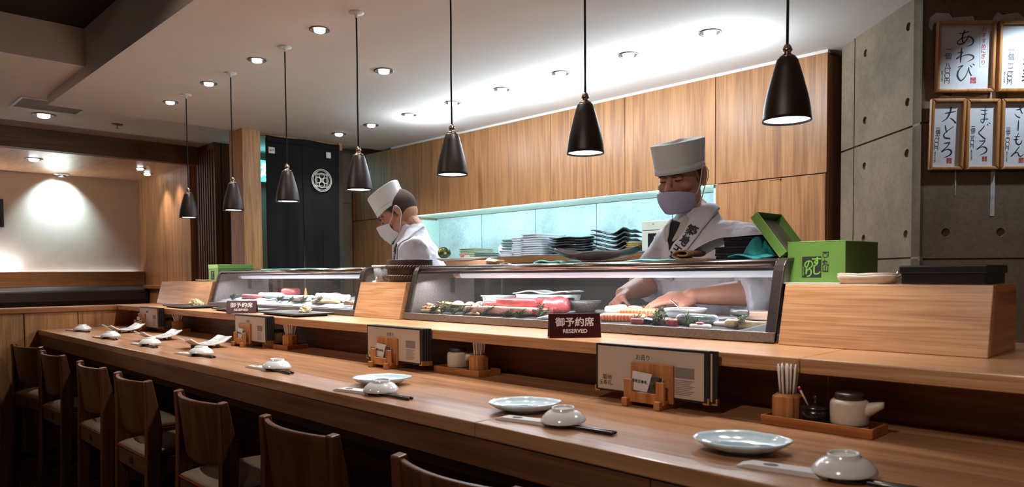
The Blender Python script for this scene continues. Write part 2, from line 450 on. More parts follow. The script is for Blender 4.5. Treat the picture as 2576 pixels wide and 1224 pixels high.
# plaster daubs and tape strips left on the wall round the frames
def onB(s, z, off=0):
    p = CN+DB*s+DA*off
    return Vector((p.x, p.y, z))
M_plast = plain('plaster_daub', (196, 188, 184), .9, var=.15, vscale=30, bmp=.3)
def daub(pts, off=.0015):
    mb = MB(); n = len(pts)
    mb.add([onB(s, z, off) for s, z in pts]+[onB(s, z, -.002) for s, z in pts], [tuple(range(n))]+[(i, (i+1) % n, (i+1) % n+n, i+n) for i in range(n)])
    return mb
trimn = 7
for pts in ([(.022, 2.238), (.028, 2.272), (.05, 2.288), (.10, 2.286), (.112, 2.27), (.19, 2.276), (.20, 2.25), (.04, 2.25), (.034, 2.22)],
            [(.262, 2.25), (.272, 2.275), (.285, 2.29), (.30, 2.28), (.36, 2.288), (.40, 2.26), (.40, 2.25)],
            [(.262, 1.95), (.282, 1.95), (.284, 2.25), (.264, 2.25)], [(.268, 1.52), (.285, 1.52), (.286, 1.70), (.270, 1.70)],
            [(.131, 1.60), (.134, 1.60), (.136, 1.69), (.132, 1.70)], [(.06, 1.965), (.075, 1.978), (.20, 1.972), (.25, 1.98), (.25, 1.962)]):
    struct('trim_%d' % trimn, daub(pts), M_plast); trimn += 1

# ================================================================== BOOTH, SCREEN, DOORWAY
t = thing('bench', 'dark leather bench back running along the cream booth wall', 'bench', (-7.6, 1.2, 0))
M_leath = plain('dark_leather', (44, 32, 28), .45, var=.1, bmp=.15, bscale=180)
mk('backrest', MB().prism([(-.05, 1.036), (.03, 1.03), (.06, 1.10), (.065, 1.19), (.03, 1.232), (-.05, 1.236)], 'y', -4.2, 1.21), M_leath, t, bevel=.012, seg=3)
mk('seat', MB().bx(-.05, .42, -4.2, 1.21, .40, .46), M_leath, t, bevel=.02)
mk('base', MB().bx(-.10, .36, -4.2, 1.21, 0, .40), M_oakv, t)
mk('back_panel', MB().bx(-.15, -.05, -4.2, 1.215, .46, 1.368), wood('bench_back_oak', (140, 94, 54), (104, 68, 38), 'y', .5, .8, .4), t, bevel=.004)
mk('light_strip', MB().bx(-.176, -.165, -4.1, 1.17, 1.330, 1.340), glow('ledge_led', (.72, .82, 1.0), 6.0), t)
area('ledge_glow', (-7.755, .1, 1.36), (-7.79, .1, 2.2), 20.0, (.72, .80, 1.0), 2.5, .02)
mb = MB(); mb.bx(-.015, .010, -.26, .26, -.125, .125)
t = thing('picture_frame', 'black framed picture on the cream booth wall, cut by the picture edge', 'picture', (-7.775, 1.03, 1.89))
mk('frame', MB().bx(-.015, .012, .235, .26, -.125, .125).bx(-.015, .012, -.26, -.235, -.125, .125).bx(-.015, .012, -.235, .235, .10, .125).bx(-.015, .012, -.235, .235, -.125, -.10), plain('black_frame', (24, 20, 18), .4), t, bevel=.002)
mk('print', MB().bx(-.012, .002, -.235, .235, -.10, .10), plain('dark_print', (74, 62, 56), .5, var=.5, vscale=22), t)

t = thing('slat_screen', 'dark walnut screen of upright slats beside the booth opening', 'screen', (-6.24, 2.465, 0))
mk('frame', MB().bx(-.21, .21, -.0, .02, 2.36, 2.423).bx(-.21, .21, 0, .02, 0, .06).bx(.175, .215, -.004, .02, 0, 2.423).bx(-.215, -.16, 0, .02, 0, 2.423), M_walnut, t)
for k in range(7):
    mk('slat', MB().bx(-.135+k*.048, -.113+k*.048, -.012, .03, .06, 2.37), M_walnut, t, bevel=.002)
mk('backing', MB().bx(-.21, .21, .05, .06, 0, 2.423), M_dark, t)

t = thing('doorway_curtain', 'split black noren curtain with a round white crest', 'curtain', (-5.12, 2.77, 0))
M_cloth = plain('black_cotton', (34, 31, 30), .95, var=.12, vscale=5, bmp=.25, bscale=700, spec=.15)
def pleat(y0, y1, z0, z1, ph, amp):
    def f(u, v):
        y = y0+(y1-y0)*u; z = z1+(z0-z1)*v
        return (amp*v**.6*math.sin(u*9+ph)+.3*amp*math.sin(u*23+ph*2)*v, y+.012*v*math.sin(ph+3*v)*(1 if u > .5 else -.6), z)
    return f
mk('left_panel', MB().sheet(44, 30, pleat(-.30, -.004, 1.15, 2.335, .4, .013)), M_cloth, t, solid=.002)
mk('right_panel', MB().sheet(44, 30, pleat(-.004, .315, 1.15, 2.335, 2.2, .011)), M_cloth, t, solid=.002)
mk('top_hem', MB().sheet(30, 2, lambda u, v: (.010+.003*math.sin(u*14), -.30+.615*u, 2.352-.045*v-.004*math.sin(u*9))), M_cloth, t, solid=.004)
# crest: two rings, four small rings, a square lattice and a hub
def ringmb(mb, cy, cz, r0, r1, n=48, x=0.0):
    vs = [(x, cy+r*math.cos(2*math.pi*k/n), cz+r*math.sin(2*math.pi*k/n)) for r in (r0, r1) for k in range(n)]
    return mb.add(vs, [(k, (k+1) % n, n+(k+1) % n, n+k) for k in range(n)])
cr = MB()
ringmb(cr, 0, 0, .083, .088); ringmb(cr, 0, 0, .073, .078)
for k in range(4):
    a = k*math.pi/2
    ringmb(cr, .034*math.cos(a), .034*math.sin(a), .0195, .0245, 32)
    for w in (.043, .052):
        c, s_ = math.cos(a), math.sin(a); h = math.sqrt(max(.075**2-w**2, 0))
        q = [(w-.0018, -h), (w+.0018, -h), (w+.0018, h), (w-.0018, h)]
        cr.add([(0, y*c-z*s_, y*s_+z*c) for y, z in q], [(0, 1, 2, 3)])
ringmb(cr, 0, 0, .006, .009, 20); cr.add([(0, -.002, -.002), (0, .002, -.002), (0, .002, .002), (0, -.002, .002)], [(0, 1, 2, 3)])
mk('crest', cr, plain('cream_dye', (214, 208, 190), .9), t, solid=.001, loc=(.019, .150, 2.056))
for y, z, w in ((-.258, 2.244, .024), (.215, 2.258, .020)):
    tg = mk('tag', MB().box((.014, y, z), (.002, w*2, .045)), plain('white_tag', (222, 214, 204), .8), t)
mk('mark', MB().box((.0152, -.266, 2.244), (.001, .012, .012)).box((.0152, -.248, 2.247), (.001, .010, .010)), plain('red_ink', (180, 60, 50), .8), t)
t = thing('curtain_rod', 'wooden rod and end block carrying the black curtain', 'rod', (-5.145, 2.77, 2.36))
mk('rod', MB().tube([(.0, -.37, .0), (.0, .33, .0)], .011, 12), M_post, t)
mk('end_block', MB().bx(-.02, .03, .315, .345, -.05, .025), M_post, t, bevel=.003)

t = thing('exit_sign', 'lit green exit sign with a white running figure behind the post', 'sign', (-6.20, 2.99, 2.25))
mk('housing', MB().bx(-.03, 0, -.16, .16, -.10, .115), plain('grey_housing', (40, 48, 50), .5), t, bevel=.004)
mk('lit_face', MB().bx(0, .003, -.15, .15, -.095, .095), glow('exit_glow', (.05, .62, .58), 1.6), t)
fg = MB()
ringmb(fg, -.02+.0, .055, .0, .018, 20)
for a, b, r in (((-.005, .03), (-.03, -.02), .014), ((-.005, .03), (.04, .02), .007), ((0, .028), (-.045, .03), .007), ((-.03, -.02), (.01, -.04), .009), ((.01, -.04), (.0, -.085), .008), ((-.03, -.02), (-.05, -.05), .009), ((-.05, -.05), (-.09, -.055), .008)):
    fg.tube([(0, a[0], a[1]), (0, b[0], b[1])], r, 8)
fg.bx(-.001, .001, .07, .13, -.09, .08)
mk('figure', fg, glow('exit_white', (.75, 1, .98), 2.2), t, loc=(.006, 0, 0))
point('exit_light', (-6.0, 2.95, 2.25), .6, (.1, .8, .9), .08)

# ================================================================== CEILING FITTINGS
M_white = plain('white_enamel', (226, 222, 216), .45)
M_steel = plain('brushed_steel', (150, 146, 142), .32, metal=1.0, var=.05)
M_lens = glow('lamp_lens', (.90, .96, 1.0), 9.0)
M_rim = plain('lamp_rim', (120, 104, 92), .35, metal=.6)
dl = thing('downlight', 'x', 'ceiling light', (0, 0, 2.365))
mk('ring', MB().lathe([(.0435, -.004), (.050, -.005), (.052, -.002), (.052, .0), (.042, .0), (.0405, -.001), (.0435, -.004)], 32), M_rim, dl)
mk('reflector', MB().lathe([(.0415, -.001), (.037, .0008), (.028, .0008), (.0, .0008)], 32), plain('lamp_well', (60, 52, 48), .4, metal=.5), dl, loc=(0, 0, -.0022))
mk('lens', MB().lathe([(.0, -.016), (.020, -.0155), (.0265, -.012), (.0275, -.002), (.0, -.002)], 28), M_lens, dl)
first = [True]
def downlight(x, y, z, label, group, sc=1.0):
    o = dl if first[0] else dup(dl)
    first[0] = False
    o.location = (x, y, z); o.scale = (sc, sc, sc); o['label'] = label; o['group'] = group
    return o
row1 = [-4.586, -4.005, -3.416, -2.818, -2.23, -1.64]
for i, x in enumerate(row1):
    if i < 4: downlight(x, 1.615, 2.365, '%s ceiling downlight from the far end of the row between the hanging lamps' % ORD[i], 'downlights between the pendants', .86)
    spot('bar_spot', (x, 1.615, 2.345), (x, 1.12, 1.0), 19, NEUT, 95, .9, .03)
downlight(-3.153, 2.173, 2.365, 'single ceiling downlight between the two rows, over the far chef', 'downlight apart', 1.0)
spot('chef_spot', (-3.153, 2.173, 2.345), (-3.15, 2.15, 1.0), 16, NEUT, 95, .9, .03)
row2 = [-4.773, -4.343, -3.898, -3.451, -3.012, -2.567, -2.13, -1.689]
for i, x in enumerate(row2):
    downlight(x, 2.88, 2.365, '%s ceiling downlight from the far end of the row before the oak cabinets' % ORD[i], 'downlights before the cabinets', .98)
    spot('cabinet_spot', (x, 2.88, 2.345), (x, 2.95, 1.0), 11, COOL, 120, .7, .03)
    if i > 1: point('ceiling_fill', (x, 3.00, 2.22), 4.6 if i > 3 else 3.0, (.70, .87, 1.0), .06)  # added point light below the fitting, spreads a smooth glow over ceiling and cabinets
downlight(-5.786, 1.207, 2.423, 'large round downlight in the ceiling beside the air vent', 'booth ceiling lights', 1.35)
downlight(-6.88, 1.357, 2.27, 'unlit looking downlight left of the bright spot in the booth ceiling', 'booth ceiling lights', 1.25)
downlight(-6.88, 2.153, 2.27, 'booth ceiling downlight close to the beam, the nearer of a pair', 'booth ceiling lights', .95)
downlight(-7.18, 2.307, 2.27, 'booth ceiling downlight close to the side wall, the farther of a pair', 'booth ceiling lights', .95)
downlight(-6.88, .95, 2.27, 'booth ceiling downlight at the very edge of the picture', 'booth ceiling lights', 1.1)
spot('booth_spot', (-7.62, 1.72, 2.245), (-7.79, 1.71, 2.0), 22, (.60, .85, 1.0), 100, .9, .02)
spot('booth_side', (-7.02, 2.28, 2.25), (-7.0, 2.40, 1.2), 9, WARM, 80, .9, .02)
spot('booth_side2', (-6.7, 2.30, 2.25), (-6.65, 2.40, 1.2), 6, WARM, 80, .9, .02)
spot('booth_table', (-6.9, 1.2, 2.25), (-6.9, 1.2, 0), 36, WARM, 120, .9, .03)
spot('wall_washer', onB(.42, 2.35, .26), onB(.34, 1.6, .02), 9.5, (.72, .87, 1.0), 96, .6, .02)
for x_, y_, w_ in ((-2.6, -.4, 15), (-.6, -.3, 16), (1.2, .1, 34)): spot('room_fill', (x_, y_, 2.58), (x_-.2, 1.5, 1.03), w_*1.7, WARM, 75, .9, .05)  # unseen fill lights, added to brighten the ledge, trays and cupboard side
spot('vent_spot', (-5.786, 1.207, 2.39), (-5.786, 1.1, 0), 16, WARM, 130, .9, .03)
t = thing('spot_lamp', 'small adjustable spot lamp washing the cream booth wall', 'ceiling light', (-7.70, 1.735, 2.27))
mk('ring', MB().lathe([(.0, 0), (.062, 0), (.062, -.008), (.05, -.012), (.0, -.012)], 28), M_white, t)
mk('head', MB().lathe([(.0, -.012), (.034, -.012), (.030, -.03), (.0, -.03)], 24), M_rim, t)
t = thing('air_vent', 'square white framed air vent in the raised ceiling, behind the soffit', 'vent', (-5.46, 1.18, 2.423))
mk('frame', MB().bx(-.15, .16, -.195, -.18, -.008, 0).bx(-.15, .16, .18, .195, -.008, 0).bx(-.165, -.15, -.195, .195, -.008, 0).bx(.16, .175, -.195, .195, -.008, 0), M_white, t, bevel=.002)
mk('panel', MB().bx(-.15, .16, -.18, .18, -.003, -.0005), plain('vent_panel', (130, 104, 84), .7), t)
t = thing('sprinkler', 'fire sprinkler head on the raised ceiling before the booth beam', 'sprinkler', (-5.792, 1.666, 2.423))
mk('plate', MB().lathe([(0, 0), (.038, 0), (.036, -.006), (.0, -.008)], 24), plain('sprinkler_plate', (120, 92, 72), .5), t)
mk('head', MB().tube([(0, 0, -.006), (0, 0, -.03)], .004, 8).lathe([(0, -.03), (.012, -.03), (.012, -.033), (0, -.033)], 12), M_steel, t)

# ------------------------------------------------------------------ pendants over the counter
M_shade = plain('dark_bronze_shade', (38, 30, 27), .42, metal=.35, var=.12, vscale=300, bmp=.12, bscale=900, spec=.5)
M_nickel = plain('antique_nickel', (168, 150, 134), .25, metal=1.0)
M_cord = plain('black_cord', (22, 18, 17), .7)
M_bulb = glow('pendant_light', (.86, .93, 1.0), 7.0)
pd = thing('pendant_lamp', 'x', 'pendant lamp', (0, 0, 0), group='bell pendant lamps over the counter')
prof = [(.0205, .142), (.0235, .138), (.0300, .116), (.0365, .092), (.0430, .068), (.0480, .046), (.0515, .025), (.0530, .008), (.0540, 0)]
mk('shade', MB().lathe([(.0, .1425)]+prof+[(r-.0018, z) for r, z in prof[::-1]]+[(.0, .1405)], 40), M_shade, pd)
mk('finial', MB().lathe([(.0, .176), (.0035, .175), (.008, .170), (.0105, .163), (.0115, .160), (.0085, .157), (.0075, .154), (.010, .151), (.016, .147), (.0185, .145), (.0185, .142), (0, .142)], 28), M_nickel, pd)
mk('cord', MB().tube([(0, 0, .174), (.001, 0, .35), (-.0008, 0, .52), (0, 0, .695)], .0032, 8), M_cord, pd)
mk('canopy', MB().lathe([(.0, .710), (.031, .710), (.031, .706), (.014, .703), (.006, .700), (.0055, .688), (.0, .688)], 28), M_white, pd)
mk('diffuser', MB().lathe([(.0, .0055), (.0515, .0055), (.0515, .0070), (0, .0070)], 32), M_bulb, pd)
PX = [-4.348, -3.735, -3.142, -2.538, -1.948, -1.350, -.753]
for i, x in enumerate(PX):
    o = pd if i == 0 else dup(pd)
    o.location = (x, 1.62, 1.655); o.rotation_euler = (0, 0, i*1.1)
    o['label'] = ['dark bell pendant lamp before the slat screen, farthest of the row', 'dark bell pendant lamp hanging in front of the wooden post',
                  'dark bell pendant lamp hanging in front of the black curtain', 'dark bell pendant lamp beside the far chef, by the curtain jamb',
                  'dark bell pendant lamp in the middle of the row of seven', 'dark bell pendant lamp in front of the oak cabinets, second nearest',
                  'largest and nearest dark bell pendant lamp, by the concrete wall'][i]
    spot('pendant_spot', (x, 1.62, 1.648), (x, 1.60, 0), 6.5, (1.0, .95, .90), 105, .9, .045)
# ================================================================== CABINETS AND NICHE
dx = [-5.0, -4.4, -3.81, -3.21, -2.615, -2.02]
M_under = plain('cabinet_underside', (214, 214, 196), .6)
for i, (a, b) in enumerate(zip(dx, dx[1:])):
    t = thing('wall_cabinet', ['oak wall cabinet behind the far chef, next to the tall end cupboard', 'oak wall cabinet above the right shoulder side of the far chef, second of five',
              'oak wall cabinet in the middle of the five over the lit niche', 'oak wall cabinet over the grey plate stacks, fourth of five',
              'oak wall cabinet behind the near chef\'s hat, next to the tall cupboard'][i], 'cabinet', ((a+b)/2, 3.5, 1.785), group='oak wall cabinets over the niche')
    w = (b-a)/2
    mk('body', MB().bx(-w+.0005, w-.0005, .021, .478, .022, .565), M_cabin, t)
    mk('door', MB().bx(-w+.0018, w-.0018, 0, .020, 0, .565), M_cab, t, bevel=.0012)
    mk('underside', MB().bx(-w+.001, w-.001, .022, .477, .018, .0215), M_under, t)
t = thing('tall_cupboard', 'tall oak cupboard at the far end, by the corridor concrete', 'cabinet', (-5.30, 3.5, .13))
mk('body', MB().bx(-.288, .297, .021, .47, 0, 2.22), M_cabin, t)
mk('upper_door', MB().bx(-.29, .298, 0, .02, 1.664, 2.22), M_cab, t, bevel=.0012)
mk('lower_door', MB().bx(-.29, .298, 0, .02, .05, 1.658), M_cab, t, bevel=.0012)
t = thing('tall_cupboard', 'tall oak cupboard behind the near chef, next to the concrete wall', 'cabinet', (-1.72, 3.5, .13))
mk('body', MB().bx(-.295, .29, .021, .19, 0, 2.215), M_cab, t)
mk('upper_door', MB().bx(-.297, .29, 0, .02, 1.655, 2.22), M_cab, t, bevel=.0012)
mk('lower_door', MB().bx(-.297, .285, 0, .02, .05, 1.650), M_cab, t, bevel=.0012)
mk('latch_mark', MB().tube([(.005, -.0005, 1.642), (.06, -.0005, 1.646)], .002, 6).tube([(.062, -.006, 1.646), (.062, .0, 1.646)], .005, 10), plain('worn_wood', (150, 92, 48), .6), t)
struct('trim_%d' % trimn, MB().bx(-5.0, -1.43, 3.503, 3.53, 2.351, 2.366), M_ceil); trimn += 1
struct('trim_%d' % trimn, MB().bx(-5.001, -4.975, 3.502, 3.978, 1.432, 1.784), plain('niche_cheek', (196, 206, 190), .6)); trimn += 1
struct('trim_%d' % trimn, MB().bx(-2.042, -2.0195, 3.522, 3.978, 1.432, 1.784), plain('niche_cheek_near', (196, 206, 190), .6)); trimn += 1
t = thing('niche_light', 'slim light strip fixed under the oak wall cabinets', 'light', (-3.5, 3.545, 1.803))
mk('housing', MB().bx(-1.44, 1.44, -.02, .02, -.008, 0), M_white, t)
mk('tube', MB().tube([(-1.42, 0, -.0125), (1.42, 0, -.0125)], .0045, 10), glow('niche_tube', (.50, .88, 1.0), 2.6), t)
for k in range(4):
    area('niche_glow', (-4.55+.70*k, 3.555, 1.783), (-4.55+.70*k, 3.98, 1.66), 2.7, (.46, .82, 1.0), .66, .03)
t = thing('back_counter', 'worktop with a brown edge in the lit niche, under the plate stacks', 'worktop', (-3.5, 3.7, 1.43))
mk('top', MB().bx(-1.472, 1.454, -.26, .276, -.04, 0), plain('worktop', (120, 106, 90), .35), t, bevel=.002)
mk('edge', MB().bx(-1.472, 1.454, -.272, -.261, -.042, .001), wood('worktop_edge', (130, 88, 54), (100, 64, 36), 'x'), t)
M_basec = plain('dark_base_cabinet', (62, 56, 54), .35, metal=.3)
for k in range(5):
    x = -4.70+.595*k
    t = thing('base_cabinet', 'dark steel base cabinet under the niche worktop, %s from the far end' % ORD[k], 'cabinet', (x, 3.52, .13), group='base cabinets under the niche')
    mk('body', MB().bx(-.298, .298, .02, .44, .0, 1.255), M_basec, t)
    mk('door', MB().bx(-.296, .296, 0, .018, .08, 1.25), M_basec, t, bevel=.003)
    mk('finger_pull', MB().bx(-.28, .28, -.006, -.0005, 1.235, 1.249), M_basec, t, bevel=.002)

# ================================================================== BAR COUNTER
t = thing('bar_counter', 'long oak sushi counter with a raised ledge along its back', 'counter', (-2.0, 1.2, 0))
X0, X1 = -3.118, 3.4
mk('tabletop', MB().bx(X0, .86, -.20, .40, .968, 1.0).bx(.862, X1, -.20, .40, .968, 1.0), M_oaktab, t, bevel=.003)
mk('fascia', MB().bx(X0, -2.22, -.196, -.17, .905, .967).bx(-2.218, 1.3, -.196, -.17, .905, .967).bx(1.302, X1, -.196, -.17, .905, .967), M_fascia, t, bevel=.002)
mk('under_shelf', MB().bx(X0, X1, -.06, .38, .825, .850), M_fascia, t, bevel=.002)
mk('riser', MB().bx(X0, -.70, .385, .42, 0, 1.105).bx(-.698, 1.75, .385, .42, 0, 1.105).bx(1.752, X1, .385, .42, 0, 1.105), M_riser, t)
mk('ledge', MB().bx(X0, 1.36, .240, .90, 1.1052, 1.136).bx(1.3612, X1, .240, .90, 1.1052, 1.136), M_oakx, t, bevel=.003)
mk('carcass', MB().bx(X0, X1, .43, .82, .1, 1.10), M_dark, t)
mk('foot_rail', MB().bx(X0, X1, .12, .16, .24, .30), M_fascia, t)

def slopeblock(name, x0, x1, label, cat='block'):
    t = thing(name, label, cat, ((x0+x1)/2, 1.675, 1.1365)); w = (x1-x0)/2
    mk('front_board', MB().prism([(.0, 0), (.022, 0), (.060, .145), (.038, .145)], 'x', -w, w), M_oakx, t, bevel=.0015)
    b = MB()
    b.prism([(.0225, 0), (.24, 0), (.24, .1448), (.0605, .1448)], 'x', -w+.001, w-.022)
    mk('body', b, M_oakx, t, bevel=.001)
    mk('end_board', MB().prism([(.0225, 0), (.24, 0), (.24, .1452), (.0605, .1452)], 'x', w-.0215, w), wood('oak_end', (176, 116, 70), (132, 82, 44), 'y', .4, .9, .5), t, bevel=.0012)
    mk('rear_shelf', MB().bx(-w, w-.2, .2405, .36, .10, .1445), M_oakx, t)
    return t
slopeblock('counter_upstand', -5.10, -4.258, 'sloped oak upstand at the far end of the ledge, under the small green tin')
slopeblock('counter_upstand', -2.682, -2.352, 'sloped oak upstand between the two glass display cases')
slopeblock('counter_upstand', -.797, -.364, 'sloped oak upstand at the near end, carrying the green tin and black box')

# ------------------------------------------------------------------ refrigerated display cases
M_stain = plain('worn_stainless', (138, 130, 128), .36, metal=.55, var=.14, vscale=160, bmp=.25, bscale=420)
M_stainb = plain('stainless_rail', (196, 190, 188), .18, metal=1.0, var=.06, vscale=40)
M_frame = plain('case_frame', (86, 78, 76), .38, metal=.7, var=.10, vscale=120)
M_glass = glass('case_glass', (.97, .985, .98), 1.0, 0.0, .07)
M_clear = glass('clear_glass', (.97, .98, .98), .8)
M_tube = plain('case_tube', (226, 226, 236), .3, var=.02, coat=.3, emit=.22, emitc=(226, 228, 240))
PROF = [(-.005, 0), (.0, .012), (.044, .176), (.050, .190), (.060, .201), (.074, .207), (.095, .209)]
def case(name, x0, x1, label, tube0, tube1, tmat):
    t = thing(name, label, 'display case', ((x0+x1)/2, 1.69, 1.1384)); w = (x1-x0)/2
    mk('base', MB().bx(-w, w, -.004, .012, 0, .025).bx(-w, w, .010, .36, 0, .018), M_stain, t, bevel=.0015)
    # two bent end frames
    for sx in (-1, 1):
        a, b = (w-.027, w) if sx > 0 else (-w, -w+.027)
        outer = PROF+[(.36, .209)]; inner = [(y+.010, z-.004) for y, z in PROF[:3]]+[(.062, .186), (.070, .194), (.082, .199), (.098, .200), (.36, .200)]
        mk('end_frame', MB().prism(outer+inner[::-1], 'x', a, b), M_frame, t, bevel=.0015)
        a2, b2 = (w-.016, w-.012) if sx > 0 else (-w+.012, -w+.016)
        mk('end_panel', MB().prism([(.005, .018), (.050, .186), (.07, .199), (.355, .199), (.355, .018)], 'x', a2, b2), M_stain if not (name == 'x') else M_glass, t)
    g = MB(); gy = [(.006, .026), (.0445, .170), (.0515, .184)]
    mk('front_glass', g.sheet(1, 2, lambda u, v: (-w+.027+(2*w-.054)*u, [.0065, .0255, .0470][int(round(v*2))], [.026, .098, .178][int(round(v*2))]), smooth=False), M_glass, t)
    mk('top_rail', MB().tube([(-w+.027, .066, .1965), (w-.027, .066, .1965)], .0115, 14), M_stainb, t)
    mk('top_plate', MB().bx(-w+.027, w-.027, .074, .36, .2025, .207), M_stainb, t)
    mk('lower_rail', MB().bx(-w+.027, w-.027, .052, .060, .1765, .185), M_frame, t)
    mk('light_tube', MB().tube([(tube0, .108, .1765), (tube1, .108, .1765)], .0175, 18), tmat, t)
    mk('tube_socket', MB().tube([(tube0-.04, .108, .1765), (tube0-.0005, .108, .1765)], .0165, 16), plain('socket', (196, 168, 148), .5), t)
    mk('back_frame', MB().bx(-w+.02, w-.02, .345, .36, .018, .030).bx(-w+.02, w-.02, .345, .36, .192, .2015).bx(-w+.10, -w+.125, .340, .358, .03, .192).bx(-w+.20, -w+.206, .340, .352, .03, .192).bx(-w+.02, -w+.026, .22, .24, .10, .16), M_frame, t)
    mk('well', MB().prism([(.012, .019), (.34, .019), (.34, .044), (.20, .036), (.012, .022)], 'x', -w+.028, w-.028), plain('case_well', (36, 38, 34), .4), t)
    return t
case('display_case', -4.246, -2.694, 'farther glass display case of fish, before the black curtain', -.56, .735, M_tube)
case('display_case', -2.338, -.812, 'nearer glass display case of fish, in front of the near chef', -.53, .735, M_tube)
for k in range(2):
    area('case_glow', (-1.95+.75*k, 1.80, 1.288), (-1.95+.75*k, 1.83, 1.1), 1.35, (.94, .95, 1.0), .7, .02)
    area('case_glow', (-3.80+.75*k, 1.80, 1.288), (-3.80+.75*k, 1.83, 1.1), 1.2, (.94, .95, 1.0), .7, .02)

# ================================================================== BAR STOOLS
M_chair = wood('stool_wood', (98, 56, 33), (66, 36, 21), 'z', .38, 1.0, .4, coat=.1)
M_chairx = wood('stool_rail_wood', (98, 56, 33), (66, 36, 21), 'x', .38, 1.0, .4, coat=.1)
M_seat = plain('beige_vinyl', (168, 148, 128), .48, var=.05, bmp=.08, bscale=300)
st = thing('bar_stool', 'x', 'bar stool', (0, 0, 0), group='bar stools along the counter')
hw = .178
# local: back posts at y = 0, seat towards +y
for s in (-1, 1):
    x0, x1 = s*hw-.015, s*hw+.015
    out = [(-.045, 0), (-.010, 0), (.020, .35), (.036, .62), (.044, .74), (.038, .80), (.012, .932), (-.014, .928), (-.010, .82), (-.012, .72), (-.016, .60), (-.022, .35)]
    mk('back_post', MB().prism(out, 'x', x0, x1), M_chair, st, bevel=.004)
    mk('front_leg', MB().prism([(.345, .575), (.385, .575), (.392, 0), (.362, 0)], 'x', x0, x1), M_chair, st, bevel=.003)
    mk('side_apron', MB().bx(s*hw-.011, s*hw+.011, .037, .345, .572, .638), M_chairx, st, bevel=.002)
    mk('side_stretcher', MB().bx(s*hw-.009, s*hw+.009, -.01, .37, .245, .28), M_chairx, st, bevel=.002)
def backsheet(u, v):
    x = -hw+.015+(2*hw-.030)*u; z = .735+(.924-.735)*v-(.010*(1-(2*u-1)**2) if v < .5 else 0)*1.6
    y = .018-.022*(v)-.030*(1-(2*u-1)**2)
    return (x, y, z)
mk('backrest', MB().sheet(20, 10, backsheet), M_chair, st, solid=.013, bevel=.003)
mk('rear_apron', MB().bx(-hw+.0155, hw-.0155, -.010, .010, .572, .638), M_chairx, st, bevel=.002)
mk('front_apron', MB().bx(-hw+.0155, hw-.0155, .352, .372, .572, .638), M_chairx, st, bevel=.002)
mk('seat_rim', MB().bx(-hw+.0155, hw-.0155, -.014, .375, .6385, .645), wood('rim_wood', (150, 84, 44), (112, 58, 30), 'x', .35), st, bevel=.002)
def cush(u, v):
    x = (u*2-1); y = v*2-1
    h = .030*((1-abs(x)**3.2)*(1-abs(y)**3.2))**.45
    return (x*(hw-.019), .180+y*.188, .6455+h)
mk('cushion', MB().sheet(24, 24, cush), M_seat, st, solid=.003, soff=1)
mk('footrest', MB().bx(-hw+.012, hw-.012, .36, .384, .21, .25), M_chairx, st, bevel=.002)
mk('back_stretcher', MB().bx(-hw+.015, hw-.015, -.022, .002, .14, .175), M_chairx, st, bevel=.002)
mk('number_plate', MB().bx(-.016, .016, -.0125, -.0102, .592, .618), plain('black_plate', (22, 20, 20), .4), st, loc=(0, 0, 0))
SX = [(-4.865, 10, 0), (-4.275, 2, 0), (-3.578, 0, 0), (-3.018, 0, .0), (-2.352, 0, 0), (-1.712, 0, 0), (-1.085, 0, 0)]
for i, (x, a, dy) in enumerate(SX):
    o = st if i == 0 else dup(st)
    o.location = (x, .895+dy, 0); o.rotation_euler = (0, 0, R(a))
    o['label'] = ['farthest brown wooden bar stool, against the low partition', 'brown wooden bar stool, second from the low partition', 'brown wooden bar stool, third from the low partition',
                  'brown wooden bar stool in the middle of the row, fourth from the partition', 'brown wooden bar stool with an 11 on its number plate', 'brown wooden bar stool beside the nearest one, mostly its curved back showing',
                  'nearest brown wooden bar stool, only the top of its back in the picture'][i]
    if i == 4:
        for c in o.children:
            if c.name.startswith('number_plate'):
                letters('number', '11', .020, plain('plate_white', (200, 196, 190), .6), c, basis((0, -.0128, .605), (1, 0, 0), (0, 0, 1)))
# ================================================================== PLACE SETTINGS
M_porc = plain('white_porcelain', (214, 216, 218), .16, var=.03, coat=.6)
M_celad = plain('celadon_porcelain', (204, 228, 240), .16, var=.06, vscale=30, coat=.6)
M_lacq = plain('black_lacquer', (24, 18, 18), .28, coat=.4)
M_paper = plain('white_paper', (214, 212, 214), .8, var=.03)
M_ink = plain('black_ink', (26, 22, 24), .7)
seat = ['nearest place setting', 'second place setting from the near end', 'third place setting from the near end', 'fourth place setting from the near end',
        'fifth place setting from the near end', 'sixth place setting from the near end', 'seventh place setting from the near end', 'farthest place setting, by the partition']
DX = [(-.424, 1.112, 8), (-.983, 1.106, 9), (-1.588, 1.071, 9), (-2.250, 1.110, 3), (-2.895, 1.113, 8), (-3.485, 1.113, 2), (-4.065, 1.110, 5), (-4.750, 1.150, 9)]
dish_mb = MB().lathe([(.0195, .0235), (.0, .0225)], 40).lathe([(.0465, 0), (.0468, .0012), (.0455, .0045), (.0415, .0105), (.0345, .0170), (.0270, .0210), (.0236, .0225), (.0232, .0272), (.0222, .0280), (.0205, .0276), (.0195, .0235)], 40).lathe([(.0465, 0), (.0445, .0022), (.034, .0145), (.0, .0195)], 40)
dish = mk('soy_dish', dish_mb, M_porc); tag(dish, 'x', 'dish', 'upturned soy dishes')
stick = mk('chopstick', MB().tube([(-.1175, 0, 0), (-.06, 0, 0), (.02, 0, 0), (.1165, 0, 0)], [.0015, .0021, .0030, .0040], 10, ends=True), M_lacq); tag(stick, 'x', 'chopstick', 'black chopsticks')
slv = thing('chopstick_sleeve', 'x', 'paper sleeve', group='white chopstick sleeves')
